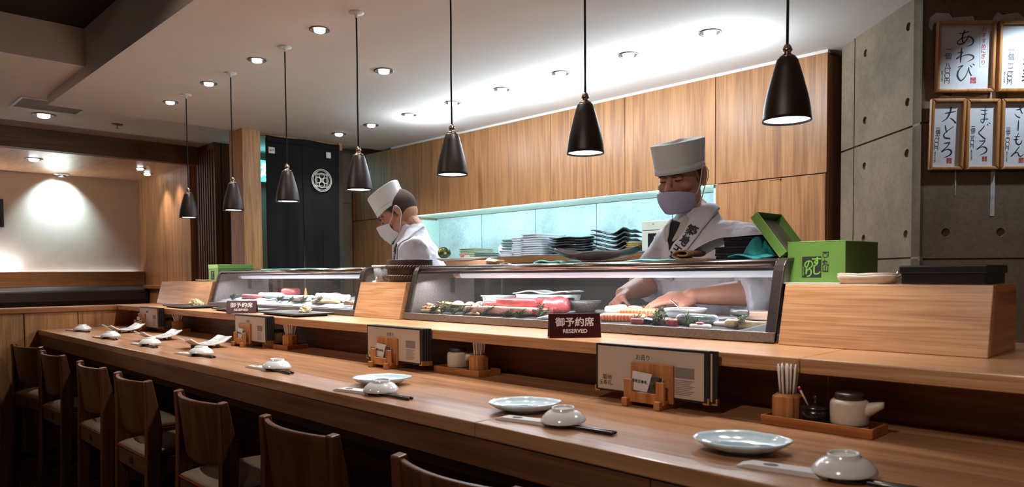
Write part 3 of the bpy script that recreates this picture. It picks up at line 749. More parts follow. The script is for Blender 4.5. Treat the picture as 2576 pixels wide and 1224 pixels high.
mk('sleeve', MB().bx(-.066, .072, -.0150, .0150, -.0002, .0002).prism([(-.066, .0018), (-.048, .0068), (.072, .0080), (.072, .0076), (-.048, .0064), (-.066, .0012)], 'y', -.0150, .0150).prism([(-.066, .0012), (-.048, .0066), (.072, .0078), (.072, 0), (-.066, 0)], 'y', -.0152, -.0150).prism([(-.066, .0012), (-.048, .0066), (.072, .0078), (.072, 0), (-.066, 0)], 'y', .0150, .0152), M_paper, slv)
mk('print', MB().lathe([(0, 0), (.008, 0), (.008, .0004), (0, .0004)], 20, sx=1.5, c=(-.016, 0, .0072), M=Matrix.Rotation(0, 4, 'Z')), plain('grey_print', (120, 116, 120), .8), slv)
for i, (x, y, a) in enumerate(DX):
    ca, sa = math.cos(R(a)), math.sin(R(a))
    o = dish if i == 0 else dup(dish)
    o.location = (x, y, 1.0105); o.rotation_euler = (R(2), R(-2), i)
    o['label'] = 'upturned white soy dish of the '+seat[i]
    # stick line runs a little on the diner's side of the dish
    for k in range(2):
        off = -.012-.009*k
        c = stick if (i == 0 and k == 0) else dup(stick)
        c.location = (x+.012*ca-sa*off, y+.012*sa+ca*off, 1.0044); c.rotation_euler = (0, 0, R(a-2-(2 if k else 0)))
        c['label'] = 'black chopstick of the %s, %s one' % (seat[i], 'outer' if k else 'inner')
    p = slv if i == 0 else dup(slv)
    p.location = (x-.088*ca+.0165*sa, y-.088*sa-.0165*ca, 1.0004); p.rotation_euler = (0, 0, R(a+1))
    p['label'] = 'white paper chopstick sleeve of the '+seat[i]

def leafplate():
    n, rings = 72, []
    def rad(t):
        e = 1/math.sqrt((math.cos(t)/.078)**2+(math.sin(t)/.066)**2)
        return e*(1+.030*abs(math.cos(4.5*t))-.09*math.exp(-((t-.80)/.30)**2)+.05*math.exp(-(min(abs(t-math.pi), 9)/.12)**2)+.06*math.exp(-((min(t, 2*math.pi-t))/.16)**2))
    T = [2*math.pi*k/n for k in range(n)]
    def ring(f, z, flat=0):
        return [Vector((rad(t)*f*math.cos(t), rad(t)*f*math.sin(t), z)) for t in T]
    mb = MB()
    mb.loft([ring(.02, .0062), ring(.40, .0065), ring(.66, .0085), ring(.83, .0125), ring(.94, .0175), ring(1.0, .0225), ring(1.012, .0220), ring(.97, .0165), ring(.86, .0105), ring(.66, .0055), ring(.52, .0035), ring(.50, .0), ring(.46, .0), ring(.44, .0035), ring(.02, .0035)], cap=True)
    return mb
lp = thing('leaf_plate', 'x', 'plate', group='celadon leaf plates')
mk('plate', leafplate(), M_celad, lp)
vm = MB()
for k in range(15):
    yy = -.032+.0046*k; ww = .058*math.sqrt(max(.05, 1-(yy/.05)**2))
    vm.tube([(-ww, yy-.004, .0088), (-ww*.4, yy, .0072), (ww*.4, yy+.002, .0072), (ww, yy+.004, .0088)], .0007, 5)
mk('incised_veins', vm, plain('celadon_vein', (184, 208, 220), .18, coat=.5), lp)
for i, (x, y, a, l) in enumerate([(-.617, 1.160, 31, 'nearest pale blue leaf shaped plate'), (-1.150, 1.162, 50, 'pale blue leaf shaped plate of the second setting, middle one of three'), (-1.728, 1.168, 52, 'farthest pale blue leaf shaped plate, of the third setting')]):
    o = lp if i == 0 else dup(lp)
    o.location = (x, y, 1.0002); o.rotation_euler = (0, 0, R(a)); o['label'] = l
rp = thing('curved_plate', 'x', 'plate', group='white curved rectangular plates')
def rpf(u, v):
    x, y = (u*2-1)*.066, (v*2-1)*.092
    z = .013+.030*abs(v*2-1)**2.4+.004*math.sin(v*22)*.25+.004*(u*2-1)**2
    if v < .5: z -= .007*(1-2*v)*(1-abs(u*2-1))
    return (x*(1+.02*math.sin(v*9)), y+.006*math.sin(u*6), z)
mk('plate', MB().sheet(16, 30, rpf), M_porc, rp, solid=.0065, soff=0, bevel=.002)
rg = MB()
for k in range(13):
    v = .15+.70*k/12; p0 = Vector(rpf(.06, v))
    rg.tube([Vector(rpf(u, v))+Vector((0, 0, .0034)) for u in (.05, .3, .5, .7, .95)], .0009, 5)
mk('ridges', rg, M_porc, rp)
for sx in (-1, 1):
    for sy in (-1, 1):
        mk('foot', MB().tube([(sx*.035, sy*.040, 0), (sx*.035, sy*.040, .0125)], [.007, .009], 12), plain('foot_glaze', (150, 140, 130), .4), rp)
for i, (x, y, a, l) in enumerate([(-3.205, 1.250, 4, 'nearest white rectangular plate with upturned ends'), (-3.775, 1.245, 2, 'middle white rectangular plate with upturned ends'), (-4.450, 1.285, 6, 'farthest white rectangular plate with upturned ends')]):
    o = rp if i == 0 else dup(rp)
    o.location = (x, y, 1.0003); o.rotation_euler = (0, 0, R(a)); o['label'] = l

# ================================================================== MENU STANDS
M_cover = plain('menu_cover', (34, 27, 28), .5, var=.1, bmp=.2, bscale=500)
M_sheet = plain('menu_sheet', (196, 176, 160), .38, var=.03)
M_brass = plain('brass_corner', (190, 160, 110), .3, metal=1.0)
M_standw = wood('stand_wood', (196, 132, 76), (160, 98, 52), 'z', .45, 1.4, .4)
M_grey = plain('grey_print_block', (128, 122, 122), .8)
def make_menu():
    t = thing('menu', 'x', 'menu', group='menus standing along the ledge')
    mk('cover', MB().bx(-.158, .158, 0, .0072, 0, .118), M_cover, t, bevel=.0015)
    mk('sheet', MB().bx(-.151, .146, -.0007, -.0001, .006, .112), M_sheet, t)
    for sx in (-1, 1):
        c = MB(); x = sx*.158
        c.bx(min(x, x-sx*.014), max(x, x-sx*.014), -.0022, .0078, -.0012, .0026).bx(min(x+sx*.0012, x-sx*.0026), max(x+sx*.0012, x-sx*.0026), -.0022, .0078, -.0012, .0135)
        mk('corner', c, M_brass, t)
    return t
def menu_print(m):
    letters('shop_mark', '築地', .0145, M_ink, m, basis((-.122, -.0009, .034), (1, 0, 0), (0, 0, 1)))
    letters('shop_mark', '玉寿司。', .0125, M_ink, m, basis((-.122, -.0009, .021), (1, 0, 0), (0, 0, 1)))
    letters('heading', 'お造り', .014, M_ink, m, basis((-.016, -.0009, .090), (1, 0, 0), (0, 0, 1)))
    g = MB(); g.bx(.072, .122, -.0011, -.0007, .052, .076)
    for k in range(9): g.bx(.072, .122-.006*(k % 3), -.0011, -.0007, .046-.004*k, .0475-.004*k)
    mk('small_print', g, M_grey, m)
menu_bare = make_menu()
menu_front = make_menu(); menu_print(menu_front)
def make_stand():
    t = thing('card_stand', 'x', 'stand', group='wooden card stands')
    for s in (-1, 1): mk('runner', MB().bx(s*.045-.008, s*.045+.008, 0, .10, 0, .020), M_standw, t, bevel=.002)
    mk('front_panel', MB().prism([(-.056, .010), (.056, .010), (.056, .062), (.034, .062), (.034, .034), (-.034, .034), (-.034, .062), (-.056, .062)], 'y', .014, .022), M_standw, t, bevel=.001)
    mk('floor_panel', MB().bx(-.056, .056, .0222, .036, .014, .020), M_standw, t)
    mk('back_panel', MB().bx(-.052, .066, .0362, .0425, .012, .100), M_standw, t, bevel=.001)
    return t
def make_card():
    t = thing('business_card', 'x', 'card', group='cards in the wooden stands')
    mk('card', MB().bx(-.040, .014, 0, .0008, 0, .044).bx(.0145, .044, 0, .0008, -.002, .040), M_paper, t)
    mk('photo', MB().prism([(.006, 0), (.043, 0), (.043, .040), (.014, .040)], 'y', -.0008, -.0002), plain('card_photo', (92, 70, 58), .5, var=.5, vscale=90), t)
    letters('shop_mark', '築地玉寿司。', .0085, M_ink, t, basis((-.014, -.0012, .022), (1, 0, 0), (0, 0, 1)))
    return t
stand0 = make_stand(); card0 = make_card()
groups = [(-.985, -.980, 1.3660, 2, 'nearest'), (-2.010, -2.046, 1.3635, 4, 'second nearest'), (-3.100, -3.150, 1.3635, 4, 'third nearest'), (-4.420, -4.530, 1.3635, 4, 'farthest')]
for i, (mx, hx, hy, nm, nmn) in enumerate(groups):
    s = stand0 if i == 0 else dup(stand0)
    s.location = (hx, hy, 1.0002); s['label'] = 'small wooden card stand before the %s group of menus' % nmn
    c = card0 if i == 0 else dup(card0)
    c.location = (hx-.002, hy+.0240, 1.0345); c.rotation_euler = (R(-4), R(4), 0); c['label'] = 'printed shop card held in the %s wooden stand' % nmn
    my = hy+.0436
    for k in range(nm):
        if k == 0: m = menu_front if i == 0 else dup(menu_front)
        else: m = menu_bare if (i == 0 and k == 1) else dup(menu_bare)
        m.location = (mx+.004*k+(.012 if (i == 0 and k) else 0), my+.0076*k, 1.0212); m.rotation_euler = (R(0), 0, 0)
        m['label'] = ('white faced menu in a dark cover at the front of the %s stand' % nmn) if k == 0 else ('dark covered menu of the %s stand, %s behind the white faced one' % (nmn, ORD[k-1]))

# ================================================================== CONDIMENT TRAYS
M_trayw = wood('tray_wood', (186, 116, 60), (146, 84, 40), 'x', .42, 1.2, .4)
M_trayin = plain('tray_lacquer', (26, 22, 22), .35)
M_pot = plain('cream_stoneware', (206, 190, 172), .38, var=.03)
M_potband = plain('tan_stoneware', (172, 146, 116), .5)
M_lid = plain('brown_lid', (62, 46, 42), .38, var=.1, bmp=.2, bscale=600)
M_wrap = plain('paper_wrap', (240, 234, 230), .5)
def tray(x, y, w, d, rz, label):
    t = thing('condiment_tray', label, 'tray', (x, y, 1.0002), R(rz), 'wooden condiment trays')
    mk('floor', MB().bx(-w/2+.005, w/2-.005, -d/2+.005, d/2-.005, .001, .004), M_trayin, t)
    mk('rim', MB().bx(-w/2, w/2, -d/2, -d/2+.005, 0, .019).bx(-w/2, w/2, d/2-.005, d/2, 0, .019).bx(-w/2, -w/2+.005, -d/2+.005, d/2-.005, 0, .019).bx(w/2-.005, w/2, -d/2+.005, d/2-.005, 0, .019), M_trayw, t, bevel=.001)
def make_pot():
    t = thing('soy_pot', 'x', 'sauce pot', group='soy sauce pots')
    mk('body', MB().lathe([(.0, .012), (.0335, .012), (.0345, .016), (.0352, .035), (.0350, .052), (.0335, .057), (.029, .060), (.0255, .0605), (.0250, .058), (0, .058)], 36), M_pot, t)
    mk('base_band', MB().lathe([(0, 0), (.030, 0), (.0335, .0035), (.0343, .0115), (.0, .0115)], 36), M_potband, t)
    mk('groove', MB().lathe([(.0338, .0113), (.0349, .0117), (.0349, .0127), (.0338, .0131)], 36), M_ink, t)
    mk('spout', MB().loft([[Vector((.028+.034*k/5, .014*(1-.62*k/5)*math.cos(a), .037+.0185*(k/5)**.8+.017*(1-.66*k/5)*math.sin(a))) for a in [2*math.pi*q/14 for q in range(14)]] for k in range(6)]), M_pot, t)
    mk('lid', MB().lathe([(.0, .0592), (.0262, .0592), (.0270, .0612), (.0270, .0705), (.0255, .0725), (.0, .0735)], 32), M_lid, t)
    return t
def make_holder():
    t = thing('toothpick_holder', 'x', 'toothpick holder', group='wooden toothpick holders')
    p6 = [(-.018, -.026), (.018, -.026), (.027, -.012), (.027, .012), (.018, .026), (-.018, .026), (-.027, .012), (-.027, -.012)]
    mk('block', MB().loft([[Vector((x, y, z)) for x, y in p6] for z in (0, .052)]+[[Vector((x*.72, y*.72, .058)) for x, y in p6]]+[[Vector((x*.6, y*.6, .058)) for x, y in p6]]+[[Vector((x*.58, y*.58, .046)) for x, y in p6]], smooth=False), M_standw, t)
    return t
pick0 = mk('toothpick', MB().tube([(0, 0, 0), (0, 0, .064), (0, 0, .072)], [.0023, .0026, .0010], 8), M_wrap); tag(pick0, 'x', 'toothpick')
pot0 = make_pot(); hold0 = make_holder()
jar0 = thing('lidded_jar', 'x', 'jar', group='black lidded jars')
mk('body', MB().lathe([(0, 0), (.024, 0), (.0275, .006), (.0285, .022), (.0275, .034), (0, .034)], 32), M_lacq, jar0)
mk('lid', MB().lathe([(.0, .0342), (.0285, .0342), (.0288, .037), (.022, .042), (.009, .045), (.004, .046), (.004, .052), (.0062, .056), (.004, .0605), (0, .061)], 32), M_lacq, jar0)
npk = [0]
def setting(i, tx, ty, w, d, rz, hold, jar, pot, nm, nmw):
    tray(tx, ty, w, d, rz, '%s wooden condiment tray, %s' % nmw)
    zb = 1.0045
    h = hold0 if i == 0 else dup(hold0); h.location = (hold[0], hold[1], zb); h.rotation_euler = (0, 0, R(rz+8)); h['label'] = 'octagonal wooden toothpick holder on the %s tray' % nm
    p = pot0 if i == 0 else dup(pot0); p.location = (pot[0], pot[1], zb); p.rotation_euler = (0, 0, R(rz+(0 if i == 0 else 18))); p['label'] = 'cream soy sauce pot with a brown lid on the %s tray' % nm
    if jar:
        j = jar0 if i == 0 else dup(jar0); j.location = (jar[0], jar[1], zb); j['label'] = 'black lidded jar on the %s tray' % nm
    for k in range(17):
        a = k*2.4; r = .0036*math.sqrt(k); tilt = (.09 if i in (0, 1) else .24)
        o = pick0 if npk[0] == 0 else dup(pick0); npk[0] += 1
        o.location = (hold[0]+r*math.cos(a), hold[1]+r*math.sin(a), zb+.0465+(.006 if k == 9 else random.uniform(-.001, .003)))
        o.rotation_euler = (-tilt*math.sin(a)*r/.013, tilt*math.cos(a)*r/.013, 0)
        o['label'] = 'paper wrapped toothpick standing in the holder on the %s tray' % nm; o['group'] = 'wrapped toothpicks on the %s tray' % nm
setting(0, -.592, 1.440, .218, .084, 0, (-.664, 1.440), (-.606, 1.440), (-.540, 1.440), 'nearest', ('nearest', 'below the black box'))
setting(1, -1.735, 1.492, .218, .092, 0, (-1.676, 1.492), None, (-1.775, 1.492), 'second nearest', ('second nearest', 'in front of the long display case'))
setting(2, -2.930, 1.485, .205, .100, 4, (-2.872, 1.480), (-2.925, 1.505), (-2.990, 1.480), 'third nearest', ('third nearest', 'behind the plate of the fifth setting'))
setting(3, -4.285, 1.500, .225, .100, 0, (-4.215, 1.495), None, (-4.345, 1.500), 'farthest', ('farthest', 'beside the last menus'))
o = dup(pick0); o.location = (-.612, 1.420, 1.046); o.rotation_euler = (R(12), R(-24), 0); o.scale = (.8, .8, .55); o['label'] = 'loose pick with a red tip leaning on the black lidded jar'; o['group'] = 'loose pick'
mk('red_tip', MB().tube([(0, 0, .060), (0, 0, .074)], .0030, 8), plain('red_tip', (200, 40, 36), .5), o)

# ================================================================== SIGNS, BOARDS AND GINGER ON THE LEDGE
M_maroon = plain('maroon_plastic', (62, 20, 26), .3, var=.02)
M_signw = plain('sign_white', (232, 226, 228), .5)
def sign(x, y, rz, w, h, label):
    t = thing('reserved_sign', label, 'sign', (x, y, 1.1363), R(rz), 'maroon reserved signs')
    mk('panel', MB().prism([(.0, 0), (.016, h), (.020, h), (.0045, 0)], 'x', -w/2, w/2), M_maroon, t, bevel=.0008)
    mk('rear_leg', MB().prism([(.0365, 0), (.0188, h-.002), (.0212, h-.002), (.040, 0)], 'x', -w/2, w/2), M_maroon, t)
    mk('foot', MB().bx(-w/2, w/2, .0045, .0365, 0, .003), plain('sign_base', (112, 74, 56), .5), t)
    n = Vector((0, -h, .016)).normalized(); up = Vector((0, .016, h)).normalized()
    def at(z): return Vector((0, .016*z/h, z))+n*.0004
    letters('lettering', '御予約席', w*.185, M_signw, t, basis(at(h*.62), (1, 0, 0), up), sx=1.02, bold=.0006)
    letters('lettering', 'RESERVED', w*.105, M_signw, t, basis(at(h*.27), (1, 0, 0), up), bold=.0004)
sign(-1.288, 1.500, 50, .143, .066, 'maroon RESERVED sign in front of the nearer display case')
sign(-3.345, 1.475, 48, .140, .060, 'maroon RESERVED sign in front of the farther display case')
M_slate = plain('black_slate', (26, 24, 26), .4, var=.15, bmp=.15, bscale=200)
bd = thing('serving_board', 'x', 'board', group='black serving boards')
mk('slab', MB().bx(-.21, .21, -.09, .09, .006, .0135), M_slate, bd, bevel=.002)
for s in (-1, 1): mk('foot', MB().bx(s*.15-.01, s*.15+.01, -.08, .08, 0, .0058), M_slate, bd)
for i, (x, y, a, l) in enumerate([(-3.015, 1.578, -4, 'nearest black serving board, with a heap of ginger'), (-3.560, 1.585, -3, 'black serving board behind the farther RESERVED sign'), (-4.260, 1.578, -4, 'farthest black serving board, with a heap of ginger')]):
    o = bd if i == 0 else dup(bd)
    o.location = (x, y, 1.1363); o.rotation_euler = (0, 0, R(a)); o['label'] = l
M_ging = plain('pickled_ginger', (238, 224, 190), .35, var=.1, vscale=60, sub=.3)
def ginger(x, y, s, label, seed):
    rnd = random.Random(seed); mb = MB()
    for k in range(34):
        a = rnd.uniform(0, 6.28); r = s*.5*math.sqrt(rnd.random()); h = s*.75*(1-(r/(s*.5))**1.4)*rnd.uniform(.6, 1)
        M = Matrix.Translation((r*math.cos(a), r*math.sin(a), h*.8+.003)) @ Euler((rnd.uniform(-1, 1), rnd.uniform(-1, 1), rnd.uniform(0, 6))).to_matrix().to_4x4()
        mb.add([M @ Vector(p) for p in [(lambda u, v: ((u-.5)*s*.42, (v-.5)*s*.34, .12*s*math.sin(u*4+k)*math.cos(v*3)))(i/4, j/3) for j in range(4) for i in range(5)]],
               [(j*5+i, j*5+i+1, (j+1)*5+i+1, (j+1)*5+i) for j in range(3) for i in range(4)], True)
    mb.ell((0, 0, s*.16), (s*.40, s*.36, s*.42))
    one('ginger_heap', mb, M_ging, label, 'garnish', 'pickled ginger heaps', (x, y, 1.1500), solid=.0012)
ginger(-2.955, 1.60, .048, 'small heap of white pickled ginger on the nearest black board', 3)
ginger(-4.195, 1.590, .060, 'heap of pale pickled ginger on the farthest black board', 5)

# ================================================================== THINGS ON THE UPSTANDS
M_green = plain('green_tin', (96, 134, 60), .38, var=.05, bmp=.05, bscale=400)
M_greend = plain('green_print', (112, 168, 66), .4)
M_tinin = plain('tin_inside', (150, 138, 116), .4, metal=.3, var=.2, vscale=14)
Z1 = 1.2825
one('paper_sheet', MB().bx(-.085, .085, -.03, .20, 0, .0022), M_paper, 'white folded cloth lying under the green nori tin', 'cloth', loc=(-.748, 1.775, Z1))
t = thing('nori_tin', 'open green nori tin with black lettering on the near oak upstand', 'tin', (-.758, 1.795, Z1+.0026))
tw, tdp, th = .0715, .215, .101
mk('body', MB().bx(-tw, tw, 0, .0015, 0, th).bx(-tw, tw, tdp-.0015, tdp, 0, th).bx(-tw, -tw+.0015, .0015, tdp-.0015, 0, th).bx(tw-.0015, tw, .0015, tdp-.0015, 0, th).bx(-tw, tw, 0, tdp, 0, .0015), M_green, t, bevel=.0006)
mk('rim', MB().tube([(-tw, 0, th), (tw, 0, th), (tw, tdp, th), (-tw, tdp, th), (-tw, 0, th)], .0012, 6), plain('tin_edge', (140, 186, 100), .35), t)
mk('label_square', MB().bx(-.034, .014, -.0006, -.0001, .012, .064), M_ink, t)
letters('brand_lettering', 'すし', .026, M_greend, t, basis((.002, -.0009, .039), (1, 0, 0), (0, 0, 1)), vertical=True, lead=.8, bold=.0006)
letters('brand_lettering', 'のり', .026, M_greend, t, basis((-.017, -.0009, .033), (1, 0, 0), (0, 0, 1)), vertical=True, lead=.8, bold=.0006)
letters('fine_lettering', '寿司の海苔', .0045, M_greend, t, basis((-.0305, -.0009, .028), (1, 0, 0), (0, 0, 1)), vertical=True, lead=1.0)
letters('maker_name', '丸山', .017, M_ink, t, basis((.024, -.0006, .039), (1, 0, 0), (0, 0, 1)), vertical=True, lead=.85, bold=.0004)
mm = MB(); ringmb(mm, 0, 0, .0045, .0060, 24); mm.bx(0, .0004, -.006, .0085, .0075, .009).bx(0, .0004, .007, .0085, -.004, .009)
mk('maker_mark', moved(mm, Matrix.Translation((.023, -.0007, .066)) @ Matrix.Rotation(-math.pi/2, 4, 'Z')), M_ink, t)
letters('side_lettering', '寿司海苔', .010, M_ink, t, basis((tw+.0005, .055, .018), (0, 1, 0), (0, 0, 1)))
# its lid, propped open on the tin's far edge
t = thing('tin_lid', 'green tin lid propped up on edge behind the nori tin, dull inside showing', 'lid', (-.832, 1.795, 1.363), rot=(0, R(-37), 0))
L1 = .134
mk('top', MB().bx(-.0235, -.022, 0, .142, 0, L1), M_tinin, t)
mk('rim', MB().bx(-.022, .0, 0, .0016, 0, L1).bx(-.022, .0, .1404, .142, 0, L1).bx(-.022, 0, .0016, .1404, 0, .0016).bx(-.022, 0, .0016, .1404, L1-.0016, L1), M_green, t, bevel=.0008)
mk('outer_skin', MB().bx(-.0245, -.0236, 0, .142, 0, L1), M_green, t)
# small closed tin on the far upstand
t = thing('nori_tin', 'small closed green nori tin on the far oak upstand', 'tin', (-4.362, 1.76, Z1))
mk('body', MB().bx(-.0715, .0715, 0, .215, 0, .078), M_green, t, bevel=.002)
mk('lid', MB().bx(-.0735, .0735, -.002, .217, .0742, .101), plain('green_lid', (104, 150, 62), .36), t, bevel=.003)
mk('label_square', MB().bx(-.034, .014, -.0008, -.0001, .012, .064), M_ink, t)
letters('brand_lettering', 'すし', .022, M_greend, t, basis((-.010, -.0012, .038), (1, 0, 0), (0, 0, 1)), vertical=True, lead=.9)
one('white_dish', MB().lathe([(0, 0), (.03, 0), (.05, .008), (.052, .011), (.048, .010), (0, .004)], 28), M_porc, 'small white dish beside the far green tin', 'dish', loc=(-4.50, 1.760, Z1))
# two cream dishes, one in the other, and the black box
def wavy(w, d, h, seed):
    n = 60; T = [2*math.pi*k/n for k in range(n)]
    def ring(f, z, wv=0):
        out = []
        for t_ in T:
            c, s_ = math.cos(t_), math.sin(t_); e = (abs(c)**3.2+abs(s_)**3.2)**(-1/3.2)
            out.append(Vector((w*f*e*c, d*f*e*s_, z+wv*math.sin(5*t_+seed))))
        return out
    return MB().loft([ring(.05, .003), ring(.78, .004), ring(.95, h*.75, .0003), ring(1.0, h, .0010), ring(1.01, h-.001, .0010), ring(.96, h*.6), ring(.84, 0), ring(.05, 0)])
M_cream = plain('cream_glaze', (214, 200, 182), .3, var=.05, coat=.3)
wd = one('wavy_dish', wavy(.066, .036, .019, 0), M_cream, 'cream wavy edged dish between the green tin and the black box, lower of two', 'dish', 'cream wavy dishes', (-.618, 1.752, Z1))
dup(wd, (-.620, 1.753, Z1+.0052), R(1.5), 'cream wavy edged dish between the green tin and the black box, upper of two').scale = (.97, .97, 1)
t = thing('black_box', 'flat black lacquer box with a lid at the near end of the upstand', 'box', (-.462, 1.810, Z1))
M_box = plain('black_box_lacquer', (26, 22, 22), .35, var=.3, vscale=40, bmp=.1, bscale=90)
mk('tray', MB().bx(-.080, .080, -.078, .088, 0, .030), M_box, t, bevel=.002)
mk('lid', MB().bx(-.084, .084, -.082, .092, .0225, .0405), M_box, t, bevel=.003)
t = thing('steel_clip', 'tiny steel clip behind the cream dishes beside the black box', 'clip', (-.585, 1.845, Z1))
mk('clip', MB().tube([(-.008, 0, .012), (.0, 0, .028), (.008, 0, .030), (.012, 0, .014)], .0035, 8).bx(-.011, .013, -.01, .01, 0, .012), M_steel, t)
# ================================================================== BETWEEN AND ON TOP OF THE CASES
M_walnutd = plain('dark_stained_wood', (58, 36, 30), .45, var=.15, vscale=40)
M_plastic = plain('milky_plastic', (206, 220, 216), .35, var=.03, sub=.2)
t = thing('wooden_tub', 'dark round wooden tub bound with braided cords, between the display cases', 'tub', (-2.476, 1.822, 1.2825))
mk('body', MB().lathe([(0, .012), (.083, .012), (.084, .011), (.0855, .001), (.0865, .0), (.091, 0), (.0922, .0012), (.0953, .0885), (.0953, .0905), (.0945, .092), (.0895, .092), (.0885, .0908), (.0882, .0885), (.0845, .022), (.083, .0202), (0, .02)], 40), M_walnutd, t)
for z in (.022, .062):
    c = MB()
    for ph in (0, math.pi):
        c.tube([((.0965+.0035*math.cos(26*a+ph))*math.cos(a), (.0965+.0035*math.cos(26*a+ph))*math.sin(a), z+.0045*math.sin(26*a+ph)) for a in [2*math.pi*q/208 for q in range(209)]], .0042, 6)
    mk('cord', c, plain('braided_cord', (64, 40, 34), .5, coat=.3), t)
t = thing('food_tub', 'clear plastic food tub with greens inside, beside the dark wooden tub', 'tub', (-2.632, 1.792, 1.2827))
mk('tub', MB().loft([[Vector((x*w, y*w*.9, z)) for x, y in [(-1, -.8), (-.8, -1), (.8, -1), (1, -.8), (1, .8), (.8, 1), (-.8, 1), (-1, .8)]] for w, z in ((.026, 0), (.033, .064))]), glass('tub_plastic', (.86, .92, .92), 1.0, .3, .6), t)
mk('lid', MB().box((0, 0, .068), (.074, .066, .008)), M_plastic, t, bevel=.003)
gm = MB(); rnd = random.Random(4)
for k in range(60): gm.ell((rnd.uniform(-.020, .020), rnd.uniform(-.018, .018), rnd.uniform(.006, .030)), (.006, .003, .004), Euler((rnd.random()*3, rnd.random()*3, 0)).to_matrix(), 6, 4)
mk('greens', gm, plain('blue_greens', (66, 108, 92), .6, var=.3), t)

ZT = 1.3436
M_cyan = plain('turquoise_cloth', (122, 214, 208), .8, var=.06, bmp=.4, bscale=500)
M_teal = plain('teal_mesh_cloth', (38, 150, 152), .8, var=.2, vscale=60, bmp=.6, bscale=420)
M_tan = wood('pale_board', (196, 156, 122), (170, 124, 92), 'x', .5, 1.2, .3)
one('wooden_board', MB().bx(-.118, .118, -.05, .05, 0, .022), M_tan, 'pale wooden board on the nearer display case, under a wavy white plate', 'board', loc=(-2.115, 1.868, ZT), bevel=.004)
one('wavy_plate', wavy(.150, .062, .0105, 1.0), M_porc, 'long white wavy edged plate with a green ball on it', 'plate', loc=(-2.165, 1.868, ZT+.0222))
t = thing('thread_ball', 'green and yellow patterned ball on the wavy white plate', 'ball', (-2.292, 1.860, ZT+.0385))
mk('ball', MB().ell((0, 0, .018), (.0265, .0265, .0255), None, 28, 18), plain('ball_green', (58, 98, 44), .5, var=.5, vscale=70, coat=.5), t)
rnd = random.Random(9)
for k in range(5):
    a, b = rnd.uniform(3.4, 6.0), rnd.uniform(-.2, .9)
    d = Vector((math.cos(a)*math.cos(b), math.sin(a)*math.cos(b), math.sin(b)))
    mk('patch', MB().ell(Vector((0, 0, .018))+d*.0215, (.0075, .0075, .0062), None, 12, 8), plain('ball_yellow', (206, 186, 78), .5, coat=.4), t)
t = thing('garnish_piece', 'small pink and white garnish on the wavy white plate', 'garnish', (-2.185, 1.865, ZT+.034))
mk('petal', MB().ell((0, 0, .008), (.009, .009, .010)), plain('pink_garnish', (214, 120, 118), .4), t)
mk('white_bits', MB().ell((.02, .002, .004), (.012, .008, .005)).ell((.036, -.002, .004), (.009, .007, .004)), M_cream, t)
def curl(u, v):
    a = u*2.6
    return (.055*(v-.5)+.018*u, .028*math.cos(a)-.008*u, .004+.020*math.sin(a)*(1-.45*v)+.003)
one('dried_peel', MB().sheet(14, 8, curl), plain('dried_peel', (222, 204, 170), .4, var=.15, vscale=40, sub=.2), 'curled translucent dried peel lying on the nearer display case', 'peel', loc=(-1.985, 1.845, ZT+.0012), solid=.0014)
one('dried_peel', MB().sheet(10, 6, lambda u, v: (.06*(u-.5), .03*(v-.5), .002+.006*math.sin(u*3+v))), plain('pale_peel', (226, 216, 198), .45), 'flat pale dried peel beside the curled one on the display case', 'peel', loc=(-1.915, 1.850, ZT+.0012), solid=.0014)
def towel(w, d, h, seed):
    rnd = random.Random(seed); p = [rnd.uniform(0, 6) for _ in range(4)]
    return lambda u, v: (w*(u-.5)*(1+.05*math.sin(7*v+p[0])), d*(v-.5), h*(.5+.25*math.sin(9*u+p[1])+.25*math.sin(6*v+3*u+p[2]))*(1-(2*u-1)**8*.7)+.001)
one('cleaning_cloth', MB().sheet(30, 12, towel(.13, .10, .010, 2)), M_cyan, 'folded turquoise cloth under the far tip of the dark dish', 'cloth', loc=(-1.665, 1.845, ZT), solid=.004, soff=1)
one('cleaning_cloth', MB().sheet(40, 12, towel(.22, .12, .007, 5)), M_cyan, 'flat turquoise cloth between the dark dish and the bamboo mat', 'cloth', loc=(-1.275, 1.865, ZT), solid=.003, soff=1)
M_darkd = plain('dark_glazed_dish', (64, 56, 58), .45, var=.15, vscale=200, bmp=.3, bscale=500)
def boat(u, v):
    x = u*2-1; y = v*2-1
    w = .052*(1-abs(x)**2.4)**.6+.004
    return (x*.170, y*w+.012*math.sin(x*2.2), .006+.030*abs(x)**2.2+.024*abs(y)**2.2*(1-.5*abs(x))+.004*math.sin(x*6)*abs(y))
one('boat_dish', MB().sheet(36, 14, boat), M_darkd, 'large dark boat shaped dish holding two shells on the display case', 'dish', loc=(-1.500, 1.850, ZT+.0062), rz=R(-2), solid=.006)
one('shell', MB().ell((0, 0, 0), (.018, .016, .011), None, 20, 12), plain('white_shell', (222, 208, 208), .4), 'white shell lying in the dark boat shaped dish', 'shell', loc=(-1.535, 1.845, ZT+.0262))
one('shell', MB().ell((0, 0, 0), (.016, .015, .010), None, 20, 12), plain('pink_shell', (212, 158, 152), .4), 'pink shell lying in the dark boat shaped dish', 'shell', loc=(-1.490, 1.845, ZT+.0252))
